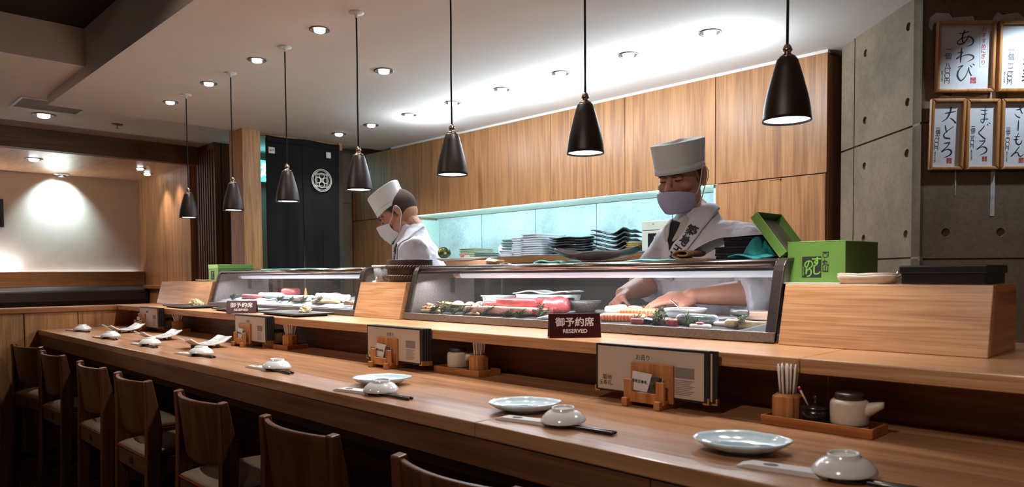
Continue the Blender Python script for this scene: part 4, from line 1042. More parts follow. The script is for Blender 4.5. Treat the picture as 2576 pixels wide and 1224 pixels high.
# bamboo mat, rolled over itself
mt = thing('bamboo_mat', 'loosely folded brown bamboo rolling mat on the nearer display case', 'mat', (-1.128, 1.838, ZT))
mm = MB()
path = [(.055, .004), (.03, .005), (0, .006), (-.025, .007), (-.040, .013), (-.042, .022), (-.030, .029), (-.008, .030), (.006, .025), (.004, .018), (-.012, .015), (-.026, .018)]
pp = catmull([(x, z) for x, z in path], 5)
for x, z in pp: mm.tube([(x, -.045, z), (x, .05, z+.001)], .0022, 6)
mk('sticks', mm, plain('bamboo', (150, 104, 66), .55, var=.3, vscale=80), mt)
M_string = plain('mat_string', (190, 158, 118), .8)
mk('string', MB().tube([(x, -.030, z+.0028) for x, z in pp][::-1]+[(.064, -.040, .003), (.066, -.06, .003)], .0009, 5), M_string, mt)
mk('string', MB().tube([(x, .03, z+.0028) for x, z in pp], .0009, 5), M_string, mt)
# black lacquer boxes and the sheets draped over them
def lbox(x, y, z, w, d, h, label):
    t = thing('lacquer_box', label, 'box', (x, y, z), group='black lacquer boxes on the display case')
    mk('box', MB().bx(-w/2, w/2, -d/2, d/2, 0, h*.62), M_box, t, bevel=.0015)
    mk('lid', MB().bx(-w/2-.002, w/2+.002, -d/2-.002, d/2+.002, h*.64, h), M_box, t, bevel=.002)
lbox(-1.000, 1.900, ZT, .125, .11, .021, 'black lacquer box at the bottom of the stack by the teal cloth')
lbox(-1.000, 1.900, ZT+.0213, .128, .11, .018, 'black lacquer box in the middle of the stack by the teal cloth')
lbox(-.975, 1.915, ZT+.0397, .140, .11, .0255, 'black lacquer box at the top of the stack, under the white sheets')
def drape(u, v):
    x = -.195+.27*u; y = -.05+.10*v
    z = .0672 if x > -.075 else .0665-.052*(((-.075-x)/.12)**1.35)
    return (x, y, z+.0015*math.sin(9*u+2*v))
one('paper_sheet', MB().sheet(36, 8, drape), M_paper, 'white sheets draped over the black lacquer boxes in front of the near chef', 'paper', loc=(-.975, 1.905, ZT+.0005), solid=.0014, soff=1)
rnd = random.Random(12)
def heap(u, v):
    a = u*2*math.pi; r = v
    x, y = .047*r*math.cos(a), .040*r*math.sin(a)
    z = .046*(1-r**2)**.7*(1+.25*math.sin(3*a+1)+.2*math.sin(5*a+9*r))+.010*max(0, math.cos(3*a))*r
    return (x*(1+.12*math.sin(4*a)), y*(1+.1*math.cos(3*a)), max(z, 0)+.002)
one('mesh_cloth', MB().sheet(40, 14, heap), M_teal, 'crumpled teal mesh cloth between the lacquer boxes and the tin lid', 'cloth', loc=(-.938, 1.868, ZT), solid=.003, soff=1)
one('mesh_cloth', MB().sheet(30, 10, lambda u, v: (.10*(u-.5), .07*(v-.5), .004+.006*math.sin(6*u)*math.sin(4*v+1)+.003)), M_teal, 'flat layer of teal mesh cloth spread under the crumpled one', 'cloth', loc=(-.925, 1.790, ZT), solid=.003, soff=1)
one('cutting_sheet', MB().bx(-.26, .26, -.055, .055, 0, .007), M_cyan, 'thin turquoise cutting sheet on top of the farther display case', 'board', loc=(-3.58, 1.865, ZT), bevel=.002)

# ================================================================== STACKS IN THE NICHE
def stackof(proto, n, dz, x, y, z, what, grp, cat='plate', jit=.004, rz=0):
    for k in range(n):
        o = proto if k == 0 else dup(proto)
        o.location = (x+random.uniform(-jit, jit), y+random.uniform(-jit, jit), z+dz*k); o.rotation_euler = (0, 0, R(rz+random.uniform(-2, 2)))
        pos = 'topmost' if k == n-1 else ('bottom one' if k == 0 else ORD[k]+' from the bottom')
        tag(o, '%s, %s' % (what, pos), cat, grp)
ZN = 1.4303
def dishmb(w, d, h, t, p=4.0, lift=0.0):
    n = 40; T = [2*math.pi*k/n for k in range(n)]
    def ring(f, z, lf=0):
        out = []
        for a in T:
            c, s_ = math.cos(a), math.sin(a); e = (abs(c)**p+abs(s_)**p)**(-1/p)
            out.append(Vector((w*f*e*c, d*f*e*s_, z+lf*abs(c)**2)))
        return out
    return MB().loft([ring(.03, t), ring(.80, t), ring(.97, h, lift), ring(1, h-.001, lift), ring(.86, .0), ring(.03, 0)])
M_gpl = plain('green_tinged_plate', (188, 196, 170), .3, var=.12, vscale=20, coat=.3)
M_ggr = plain('grey_green_plate', (130, 146, 140), .35, var=.15, vscale=20, coat=.2)
M_wpl = plain('white_stack_plate', (206, 206, 210), .3, coat=.2)
M_bpl = plain('black_plate', (26, 25, 28), .35, coat=.3)
M_ypl = plain('mustard_plate', (160, 138, 80), .4, coat=.2)
M_bst = plain('dark_bluegrey_plate', (52, 60, 64), .4, var=.2, vscale=20, coat=.2)
stackof(mk('plate', dishmb(.13, .10, .012, .005), M_gpl), 6, .0128, -4.06, 3.60, ZN, 'greenish white plate in the stack nearest the far chef', 'greenish plates in the niche')
stackof(mk('plate', dishmb(.075, .08, .011, .005), M_ggr), 3, .0130, -3.865, 3.53, ZN, 'grey plate in the low stack before the cup of straws', 'low grey plate stack')
stackof(mk('plate', dishmb(.085, .09, .015, .006, 5), M_ggr), 7, .0190, -3.70, 3.66, ZN, 'grey green square plate in the tall stack', 'tall grey green plate stack')
stackof(mk('plate', dishmb(.055, .05, .011, .005, 6), M_wpl), 4, .0120, -3.610, 3.50, ZN, 'small white plate in the lowest white stack', 'small white plate stack')
stackof(mk('tray', dishmb(.052, .06, .012, .005, 9), M_wpl), 9, .0150, -3.520, 3.545, ZN, 'white rectangular tray in the narrower of two tall white stacks', 'narrow white tray stack', 'tray')
stackof(mk('tray', dishmb(.090, .15, .013, .005, 10), M_wpl), 10, .0150, -3.365, 3.60, ZN, 'white rectangular tray in the wider of two tall white stacks', 'wide white tray stack', 'tray')
def leafmb(w, d, seed):
    def f(u, v):
        x, y = u*2-1, v*2-1; q = (1-abs(x)**2.2)**.5+.02
        return (x*w, y*d*q, .005+.020*x*x+.012*y*y*(1-x*x)+.004*math.sin(x*5+seed))
    return MB().sheet(20, 10, f)
stackof(mk('leaf_plate', leafmb(.165, .09, 1), M_bpl, solid=.006), 7, .0150, -3.085, 3.56, ZN+.003, 'black leaf shaped plate in the stack beside the white trays', 'black leaf plate stack', 'plate', .010, 8)
def wavesq(u, v):
    x, y = u*2-1, v*2-1
    return (x*.125, y*.10, .008+.016*x*x+.012*math.sin(x*3.4+.6)*y+.004*math.sin(y*6))
stackof(mk('wavy_plate', MB().sheet(18, 14, wavesq), M_bst, solid=.006), 5, .0265, -2.735, 3.58, ZN+.012, 'dark blue grey wavy plate in the stack beside the white oven', 'dark wavy plate stack', 'plate', .006)
stackof(mk('plate', dishmb(.052, .07, .010, .004, 3), M_ypl), 6, .0112, -2.575, 3.56, ZN, 'mustard plate in the stack beside the white oven', 'mustard plate stack')
one('plate', dishmb(.07, .05, .008, .004, 3), plain('blue_plate', (92, 140, 176), .3, coat=.3), 'small blue plate lying before the white oven', 'plate', loc=(-2.43, 3.475, ZN))
t = thing('straw_cup', 'clear cup of short straws behind the low grey plates in the niche', 'cup', (-3.89, 3.73, ZN))
mk('cup', MB().lathe([(0, 0), (.040, 0), (.046, .085), (.043, .085), (.038, .004), (0, .004)], 28), M_plastic, t)
sm_ = MB()
for k in range(14): a = k*2.4; r = .009*math.sqrt(k); sm_.tube([(r*math.cos(a), r*math.sin(a), .01), (r*1.1*math.cos(a), r*1.1*math.sin(a), .098)], .003, 6)
mk('straws', sm_, M_wrap, t)
t = thing('warming_oven', 'beige table top oven with a dark window beside the near chef', 'oven', (-2.35, 3.66, ZN))
M_beige = plain('beige_enamel', (176, 174, 158), .45)
mk('casing', MB().bx(-.165, .165, -.13, .16, .004, .185), M_beige, t, bevel=.004)
mk('door', MB().bx(-.160, .16, -.1345, -.1305, .012, .128), M_beige, t, bevel=.002)
mk('window', MB().bx(-.118, .12, -.1362, -.1347, .022, .112), plain('oven_window', (26, 25, 26), .15), t)
mk('seam', MB().bx(-.16, .16, -.1312, -.1302, .129, .1325), M_dark, t)
mk('legend', MB().bx(-.075, -.060, -.1372, -.1364, .078, .094).bx(-.075, -.060, -.1372, -.1364, .040, .066).bx(-.078, -.057, -.1372, -.1364, .071, .0725), M_beige, t)
letters('brand_mark', 'TEC', .009, M_ink, t, basis((-.085, -.1305, .165), (1, 0, 0), (0, 0, 1)))

# ================================================================== FISH IN THE CASES
def wz(y):
    q = y-1.69
    return 1.1362+(.022+(q-.012)*.0745 if q < .20 else .036+(q-.2)*.057)
def flesh(name, base, streak, dark):
    m, nt, b = base_mat(name)
    v = coords(nt, (1, 1, 1)); a = noise(nt, v, 24, 4, .6); v2 = coords(nt, (10, 60, 60)); f = noise(nt, v2, 2.2, 4, .6, 1.5)
    c = ramp(nt, a, [(.3, lin(dark)), (.6, lin(base))])
    nt.links.new(mix(nt, ramp(nt, f, [(.56, (0, 0, 0, 1)), (.66, (.55, .55, .55, 1))]), c, lin(streak)), b.inputs['Base Color'])
    b.inputs['Roughness'].default_value = .4; inp(b, ['Coat Weight'], .25); inp(b, ['Coat Roughness'], .2)
    inp(b, ['Subsurface Weight'], .1); inp(b, ['Subsurface Radius'], (.01, .003, .002))
    bump(nt, b, f, .25, .002)
    return m
M_tuna = flesh('tuna', (174, 70, 72), (214, 150, 146), (128, 42, 48))
M_belly = flesh('tuna_belly', (206, 156, 142), (228, 206, 198), (166, 92, 78))
M_skin = flesh('pale_fish', (220, 202, 198), (232, 222, 216), (206, 166, 160))
M_pink = flesh('pink_fish', (220, 168, 164), (232, 214, 208), (204, 132, 130))
M_squid = plain('squid', (224, 216, 210), .3, var=.06, sub=.25, coat=.5)
M_scal = plain('scallop', (232, 220, 198), .25, var=.08, sub=.3, coat=.6)
M_shr = plain('shrimp', (228, 164, 128), .35, var=.3, vscale=90, sub=.2, coat=.4)
M_leafg = plain('cypress_green', (62, 84, 34), .5, var=.35, vscale=60)
M_redcl = plain('red_clam', (158, 62, 60), .3, var=.3, vscale=50, coat=.5)
M_silver = plain('silver_fish', (150, 160, 168), .22, metal=.55, var=.3, vscale=30, coat=.4)
M_darkf = plain('dark_fish_skin', (84, 84, 84), .3, metal=.3, var=.4, vscale=40, coat=.4)
M_bpaper = plain('blue_tint_paper', (196, 212, 220), .6)
def salmon_mat():
    m, nt, b = base_mat('salmon')
    v = coords(nt, (1, 1, 1), rand=False); w = nt.nodes.new('ShaderNodeTexWave'); nt.links.new(v, w.inputs['Vector'])
    w.inputs['Scale'].default_value = 26; w.inputs['Distortion'].default_value = 7; w.inputs['Detail'].default_value = 2; w.bands_direction = 'X'
    nt.links.new(ramp(nt, w.outputs[1], [(.02, lin((232, 172, 134))), (.16, lin((222, 118, 78))), (1, lin((212, 98, 60)))]), b.inputs['Base Color'])
    b.inputs['Roughness'].default_value = .35; inp(b, ['Coat Weight'], .3); inp(b, ['Subsurface Weight'], .15); inp(b, ['Subsurface Radius'], (.01, .004, .002))
    return m
M_salm = salmon_mat()
def fish(name, w, d, h, mat, label, cat, x, y, z, rz=0, tilt=0, p=3.0, taper=.0, wave=.0, seed=0, group='fish and shellfish in the cases', round_=.75, edge=.88):
    """a cut of fish: a rounded slab whose outline narrows by taper and whose surface rolls by wave"""
    n = 36; T = [2*math.pi*q/n for q in range(n)]; rnd = random.Random(seed); ph = [rnd.uniform(0, 6) for _ in range(5)]
    def ring(f, zz):
        out = []
        for a in T:
            c, s_ = math.cos(a), math.sin(a); e = (abs(c)**p+abs(s_)**p)**(-1/p)*(1+.03*math.sin(3*a+ph[0])+.02*math.sin(7*a+ph[1]))
            X, Y = w/2*e*c*f, d/2*e*s_*f; Y *= 1-taper*(X/(w/2))
            out.append(Vector((X, Y, zz+wave*(math.sin(X*55+ph[2])+math.sin(Y*70+X*30+ph[3]))*(.5 if zz > 0 else 0))))
        return out
    mb = MB().loft([ring(.05, 0), ring(.90, 0), ring(1.0, h*.25), ring(1.0, h*round_), ring(edge, h), ring(.45, h*1.02), ring(.05, h*1.05)])
    return one(name, mb, mat, label, cat, group, (x, y, z), rot=(R(tilt), 0, R(rz)))
# nearer case
fish('bamboo_boat', .11, .055, .012, plain('split_bamboo', (196, 172, 112), .5), 'small split bamboo boat of shrimps in the far corner of the nearer case', 'dish', -2.255, 1.765, wz(1.765)+.0005, 10, p=2.4)
def shrimp(x, y, z, rz, label):
    t = thing('shrimp', label, 'shrimp', (x, y, z), R(rz), 'peeled shrimps in the nearer case')
    pts = [(-.018, 0, .006), (-.010, .008, .007), (.002, .010, .007), (.012, .004, .006), (.016, -.006, .005)]
    mk('body', MB().tube(pts, [.0045, .0062, .0060, .0050, .0034], 10, ends=True), M_shr, t)
    mk('tail', MB().tube([(.016, -.006, .005), (.019, -.013, .006)], [.0028, .0052], 8, flat=.4), M_redcl, t)
for k, (x, y, dz) in enumerate([(-2.285, 1.755, .0135), (-2.250, 1.770, .0135), (-2.225, 1.757, .0135), (-2.262, 1.760, .0255)]):
    shrimp(x, y, wz(1.765)+dz, 40*k, 'peeled shrimp on the bamboo boat, ' + ['at its far tip', 'in its middle', 'at its near tip', 'lying on top of the others'][k])
shrimp(-1.985, 1.742, wz(1.742)+.001, 20, 'peeled shrimp lying among the cypress sprigs before the scallops')
shrimp(-1.955, 1.750, wz(1.750)+.001, 120, 'peeled shrimp with its tail up beside the tuna belly')
t = thing('scallop_boat', 'long wooden boat tray of scallops slanting back in the nearer case', 'dish', (-2.125, 1.852, wz(1.852)+.006), R(24))
def boat2(u, v):
    x = u*2-1; y = v*2-1; return (x*.135, y*.040*(1-.35*x*x), .003+.016*abs(y)**2+.012*x*x)
mk('boat', MB().sheet(20, 10, boat2), plain('boat_wood', (164, 120, 70), .5, var=.2), t, solid=.003)
for k, (x, y, r) in enumerate([(-2.215, 1.800, .022), (-2.170, 1.828, .026), (-2.125, 1.850, .022), (-2.090, 1.872, .022), (-2.050, 1.890, .020)]):
    one('scallop', MB().ell((0, 0, 0), (r, r*.9, r*.62), None, 20, 12), M_scal, 'plump white scallop on the slanting boat tray, %s from the far end' % ORD[k], 'scallop', 'scallops in the nearer case', (x, y, wz(y)+.006+.004+r*.62))
fish('tuna_belly', .335, .070, .026, M_belly, 'long slab of pale tuna belly lying under the red tuna', 'fish', -1.885, 1.785, wz(1.785)+.005, 3, p=6, wave=.002, seed=3, edge=.95, round_=.85)
fish('tray_liner', .30, .13, .004, M_bpaper, 'white lined tray under the red tuna blocks', 'tray', -1.80, 1.895, wz(1.895)+.0025, 0, 4, p=8)
fish('tuna_block', .15, .075, .026, M_tuna, 'red tuna block at the back, farthest from the near chef', 'fish', -1.985, 1.893, wz(1.893)+.010, 4, 3, p=7, seed=1, edge=.965, round_=.9)
fish('tuna_block', .20, .080, .028, M_tuna, 'long red tuna block in the middle of the nearer case', 'fish', -1.845, 1.850, wz(1.850)+.026, 2, 3, p=8, seed=2, wave=.0008, edge=.97, round_=.9)
fish('tuna_block', .085, .050, .022, M_tuna, 'small red tuna block in front of the folded one', 'fish', -1.700, 1.800, wz(1.800)+.006, -4, 3, p=7, seed=5, edge=.96, round_=.88)
fish('tuna_block', .105, .080, .046, M_tuna, 'thick folded red tuna piece, the tallest of the tuna', 'fish', -1.680, 1.868, wz(1.868)+.010, -12, 3, p=2.8, taper=.35, wave=.006, seed=7, round_=.62, edge=.80)
t = thing('food_container', 'small milky plastic container lying open at the back of the nearer case', 'container', (-2.085, 1.960, wz(1.972)+.006), R(-16))
mk('tub', MB().loft([[Vector((x*w, y*w*.6, z)) for x, y in [(-1, -.85), (-.9, -1), (.9, -1), (1, -.85), (1, .85), (.9, 1), (-.9, 1), (-1, .85)]] for w, z in ((.058, 0), (.066, .040))]), M_plastic, t)
mk('lid', MB().box((.0, 0, .043), (.138, .086, .006)), M_plastic, t, bevel=.002)
t = thing('food_container', 'large milky plastic container with a loose lid behind the tuna', 'container', (-1.825, 1.968, wz(1.985)+.006), R(1))
mk('tub', MB().loft([[Vector((x*w, y*w*.30, z)) for x, y in [(-1, -.85), (-.95, -1), (.95, -1), (1, -.85), (1, .85), (.95, 1), (-.95, 1), (-1, .85)]] for w, z in ((.118, 0), (.132, .052))]), M_plastic, t)
mk('lid', MB().sheet(14, 6, lambda u, v: (.275*(u-.5), .088*(v-.5), .0535+.010*math.sin(u*5.2)**2)), M_plastic, t, solid=.004, soff=1)
t = thing('pepper_box', 'flat dark wooden box behind the tuna in the nearer case', 'box', (-1.760, 1.930, wz(1.93)+.030))
mk('box', MB().bx(-.075, .075, -.010, .030, -.028, .022), M_walnutd, t, bevel=.003)
one('stone_bowl', MB().lathe([(0, 0), (.034, 0), (.052, .028), (.056, .038), (.052, .038), (.032, .006), (0, .006)], 30), plain('speckled_grey', (112, 106, 102), .6, var=.4, vscale=300), 'grey speckled bowl behind the folded tuna', 'bowl', loc=(-1.625, 1.945, wz(1.945)+.004))
fish('squid', .155, .060, .014, M_pink, 'pale pink fillet behind the nearer RESERVED sign', 'fish', -1.500, 1.800, wz(1.800)+.001, 12, p=2.6, taper=.3, wave=.003, seed=8)
fish('squid', .13, .05, .010, M_bpaper, 'crumpled white paper beside the tuna, before the pink fillet', 'paper', -1.60, 1.752, wz(1.752)+.001, 4, p=3, wave=.005, seed=18)
fish('squid_roll', .075, .050, .024, M_squid, 'folded cream squid behind the salmon', 'fish', -1.455, 1.900, wz(1.9)+.010, 20, p=2.2, wave=.004, seed=9)
fish('squid_roll', .060, .045, .022, M_squid, 'folded cream squid beside the near chef\'s right hand', 'fish', -1.390, 1.915, wz(1.915)+.008, -20, p=2.2, wave=.004, seed=10)
fish('salmon_fillet', .150, .060, .022, M_salm, 'orange salmon fillet at the front, lower of two', 'fish', -1.345, 1.792, wz(1.792)+.001, 14, 3, p=3.4, seed=11, wave=.001)
fish('salmon_fillet', .130, .055, .020, M_salm, 'orange salmon fillet lying on top of the other', 'fish', -1.320, 1.838, wz(1.838)+.014, 14, 3, p=3.4, seed=12, wave=.001)
one('waxed_paper', MB().sheet(14, 10, lambda u, v: (.13*(u-.5), .10*(v-.5), .002+.010*abs(math.sin(u*5+v*2)))), M_bpaper, 'crumpled bluish paper between the salmon and the silver fish', 'paper', loc=(-1.215, 1.795, wz(1.795)+.001), solid=.001, rz=R(10))
fish('red_clam', .050, .026, .018, M_redcl, 'dark red clam before the salmon, the longer one', 'shellfish', -1.258, 1.745, wz(1.745)+.001, -14, p=2.0, taper=.4, wave=.002, seed=13)
fish('red_clam', .034, .026, .022, M_redcl, 'dark red clam beside the silver fish', 'shellfish', -1.140, 1.742, wz(1.742)+.001, 30, p=2.0, wave=.003, seed=14)
fish('grey_clam', .026, .024, .022, M_darkf, 'dark grey clam between the two red clams', 'shellfish', -1.180, 1.748, wz(1.748)+.001, 30, p=2.0, wave=.003, seed=15)
t = thing('grey_bowl', 'wide grey bowl with a white rim at the near chef\'s left hand', 'bowl', (-1.175, 1.868, wz(1.868)+.016))
mk('bowl', MB().lathe([(0, -.010), (.045, -.010), (.060, .008), (.064, .018), (.060, .0175), (.043, -.004), (0, -.004)], 36), plain('grey_glaze', (132, 126, 124), .4, var=.1), t)
mk('rim', MB().lathe([(.0595, .0178), (.064, .0182), (.0645, .0192), (.062, .0202), (.0595, .0192), (.0595, .0178)], 36), M_porc, t)
t = thing('spoon', 'small steel spoon standing in the wide grey bowl', 'spoon', (-1.172, 1.855, wz(1.868)+.020))
mk('handle', MB().tube([(0, 0, 0), (-.022, 0, .022), (-.036, 0, .034), (-.046, 0, .040)], [.002, .0024, .0040, .0042], 10, flat=.5, ends=True), M_stainb, t)
mk('scoop', MB().ell((.008, .0, -.006), (.012, .008, .003), Euler((0, .7, 0)).to_matrix(), 14, 8), M_stainb, t)
fish('silver_fish', .120, .042, .030, M_silver, 'whole silver skinned fish before the grey bowl', 'fish', -1.085, 1.785, wz(1.785)+.001, 14, 3, p=2.0, taper=.25, wave=.001, seed=16)
fish('silver_fish', .095, .045, .020, M_darkf, 'dark skinned fillet fanned beside the grey bowl, lower one', 'fish', -1.015, 1.832, wz(1.832)+.001, -24, 3, p=2.2, taper=.4, seed=17)
fish('silver_fish', .090, .024, .018, M_darkf, 'dark skinned fillet fanned beside the grey bowl, upper one', 'fish', -1.000, 1.868, wz(1.868)+.020, -30, -3, p=2.2, taper=.4, seed=19)
fish('silver_fish', .105, .050, .012, M_skin, 'pale fillet under the silver fish, by the near end frame', 'fish', -.985, 1.795, wz(1.795)+.001, -8, 0, p=2.4, taper=.3, wave=.002, seed=24)
fish('surf_clam', .064, .032, .012, M_squid, 'white clam with a brown centre at the front of the nearer case', 'shellfish', -1.040, 1.728, wz(1.728)+.0005, 0, p=2.0, wave=.001, seed=20)
one('clam_centre', MB().ell((0, 0, 0), (.012, .008, .004)), M_redcl, 'brown centre lying on the white clam', 'shellfish', loc=(-1.038, 1.722, wz(1.728)+.0150))
fish('geoduck', .115, .040, .020, plain('geoduck', (188, 158, 112), .4, var=.3, vscale=40, sub=.1, coat=.3), 'tan long necked clam at the near front corner of the case', 'shellfish', -.930, 1.772, wz(1.772)+.001, 14, p=2.2, taper=-.3, wave=.003, seed=21)
t = thing('wooden_plank', 'pale grained plank at the near end of the nearer case', 'board', (-.960, 1.925, wz(1.925)+.003), R(2))
mk('plank', MB().bx(-.085, .075, -.03, .05, 0, .024), wood('driftwood', (176, 146, 128), (122, 92, 78), 'x', .6, 1.6, .6), t, bevel=.003)
one('waxed_paper', MB().prism([(-.04, 0), (.045, 0), (.045, .022), (.0, .010)], 'y', -.002, .05), M_bpaper, 'bluish paper standing in the near front corner of the case', 'paper', loc=(-.893, 1.722, wz(1.72)+.0005), bevel=.001)
def sprig(x, y, rz, sc, label, seed, grp):
    sc *= .74
    rnd = random.Random(seed); mb = MB()
    def branch(p, ang, el, ln, lev):
        q = Vector((p[0]+ln*math.cos(ang)*math.cos(el), p[1]+ln*math.sin(ang)*math.cos(el), max(p[2]+ln*math.sin(el), .001)))
        mb.tube([p, q], [.0011*sc, .0007*sc], 5)
        n = 7 if lev == 0 else 8
        for k in range(n):
            f = (k+.6)/n; b = Vector(p).lerp(q, f); sd = 1 if k % 2 else -1
            if lev == 0: branch(tuple(b), ang+sd*rnd.uniform(.5, .9), el+rnd.uniform(-.1, .35), ln*.62*(1.1-f*.5), 1)
            else:
                a2 = ang+sd*.65; l2 = .0088*sc*rnd.uniform(.8, 1.2)
                mb.tube([tuple(b), (b.x+l2*math.cos(a2), b.y+l2*math.sin(a2), b.z+l2*.35)], [.0016*sc, .0010*sc], 5, flat=.5)
        mb.tube([tuple(q), (q.x+.007*sc*math.cos(ang), q.y+.007*sc*math.sin(ang), q.z+.002)], [.0016*sc, .0008*sc], 5)
    for k in range(3): branch((0, 0, .001), rnd.uniform(-.5, .5)+k*.7-.7, .55+.25*k*rnd.random(), .040*sc, 0)
    one('cypress_sprig', mb, M_leafg, label, 'garnish', grp, (x, y, wz(y)), R(rz))
where = ['under the bamboo boat of shrimps', 'in the far front corner, beside the first', 'in front of the scallop tray', 'standing between the shrimps and the tuna belly', 'leaning on the tuna belly\'s far end',
         'before the middle of the tuna belly', 'before the near end of the tuna belly', 'before the tuna, by the RESERVED sign', 'before the salmon', 'standing before the crumpled bluish paper', 'between the silver fish and the white clam', 'lying on the tan long necked clam']
for k, (x, a, s) in enumerate([(-2.235, 30, 1.25), (-2.165, 60, 1.35), (-2.095, 20, 1.2), (-2.035, 50, 1.3), (-1.935, 70, 1.6), (-1.825, 40, 1.1), (-1.755, 20, 1.1), (-1.66, 70, 1.4), (-1.265, 80, 1.0), (-1.205, 50, 1.45), (-1.09, 60, 1.2), (-.955, 30, 1.2)]):
    sprig(x, 1.737 if k != 11 else 1.752, a, s, 'green cypress sprig in the nearer case, '+where[k], 30+k, 'cypress sprigs in the nearer case')
# farther case
M_ice = plain('crushed_ice', (170, 182, 188), .3, var=.15, vscale=90, bmp=.8, bscale=160)
im = MB().sheet(90, 14, lambda u, v: (-.735+1.47*u, .0135+.30*v, .030+min(1, v*6)*(.006+.028*v+.006*math.sin(u*60)*math.sin(v*9+u*20)+.003*math.sin(u*190+v*40))))
o = mk('crushed_ice', im, M_ice, loc=(-3.47, 1.69, 1.1362)); tag(o, 'bed of crushed ice in the farther display case', 'ice', kind='stuff')
def ZI(y): return 1.1362+.038+.028*(y-1.704)/.30
for (nm, w, d, h, m, lab, x, y, dz, rz, p, wv) in [
    ('tuna_block', .20, .06, .022, M_tuna, 'red tuna block at the far end of the farther case', -3.985, 1.830, 0, 4, 5, .001),
    ('tuna_block', .20, .07, .024, M_pink, 'pink tuna block before the wooden post, in the farther case', -3.83, 1.870, .006, 6, 5, .001),
    ('tuna_block', .14, .07, .034, M_tuna, 'rounded red tuna piece, the tallest in the farther case', -3.72, 1.925, .014, 4, 2.6, .004),
    ('white_slab', .36, .07, .016, M_bpaper, 'long white wrapped slab in the farther case', -3.565, 1.835, .008, 12, 6, .001),
    ('pale_fillet', .19, .08, .022, M_skin, 'pale pink fillet in the middle of the farther case', -3.375, 1.800, .002, -8, 2.4, .004),
    ('pale_fillet', .17, .08, .030, M_pink, 'rosy fillet with a white edge in the farther case', -3.225, 1.870, .004, 10, 2.2, .004),
    ('squid', .16, .075, .030, M_squid, 'white squid body at the near end of the farther case', -3.075, 1.850, .002, -8, 2.1, .003),
    ('tan_fillet', .22, .06, .014, plain('tan_fillet', (214, 184, 130), .4, var=.15, coat=.3), 'tan fillet in front of the white squid', -3.085, 1.775, .0, 4, 2.4, .003),
    ('surf_clam', .17, .035, .010, M_squid, 'cream clam strip with a brown edge near the middle upstand', -2.895, 1.800, .004, -4, 2.2, .003),
    ('surf_clam', .15, .030, .010, M_belly, 'brown edged clam strip behind the cream one', -2.880, 1.865, .006, 8, 2.2, .003),
    ('pink_roe', .07, .035, .018, M_shr, 'pink shrimp heap in the near corner of the farther case', -2.835, 1.750, .0, 10, 2.0, .005)]:
    fish(nm, w, d, h, m, lab, 'fish', x, y, ZI(y)+dz, rz, p=p, wave=wv, seed=len(lab), group='fish in the farther case')
one('yellow_cone', MB().lathe([(0, 0), (.010, 0), (.003, .045), (0, .047)], 16), plain('yellow_cone', (226, 186, 70), .4), 'small yellow cone standing behind the red tuna in the farther case', 'garnish', loc=(-3.625, 1.965, ZI(1.96)+.002))
wh2 = ['at its far end', 'beside the farther RESERVED sign', 'before the long white slab', 'before the pale pink fillet', 'before the tan fillet', 'in the near front corner']
for k, (x, a, s) in enumerate([(-4.06, 30, 1.3), (-3.52, 40, 1.2), (-3.40, 60, 1.1), (-3.27, 70, 1.2), (-3.12, 40, 1.2), (-2.86, 30, .9)]):
    sprig(x, 1.742, a, s, 'green cypress sprig in the farther case, '+wh2[k], 60+k, 'cypress sprigs in the farther case')
    COL.objects[-1].location.z = ZI(1.742)-.002

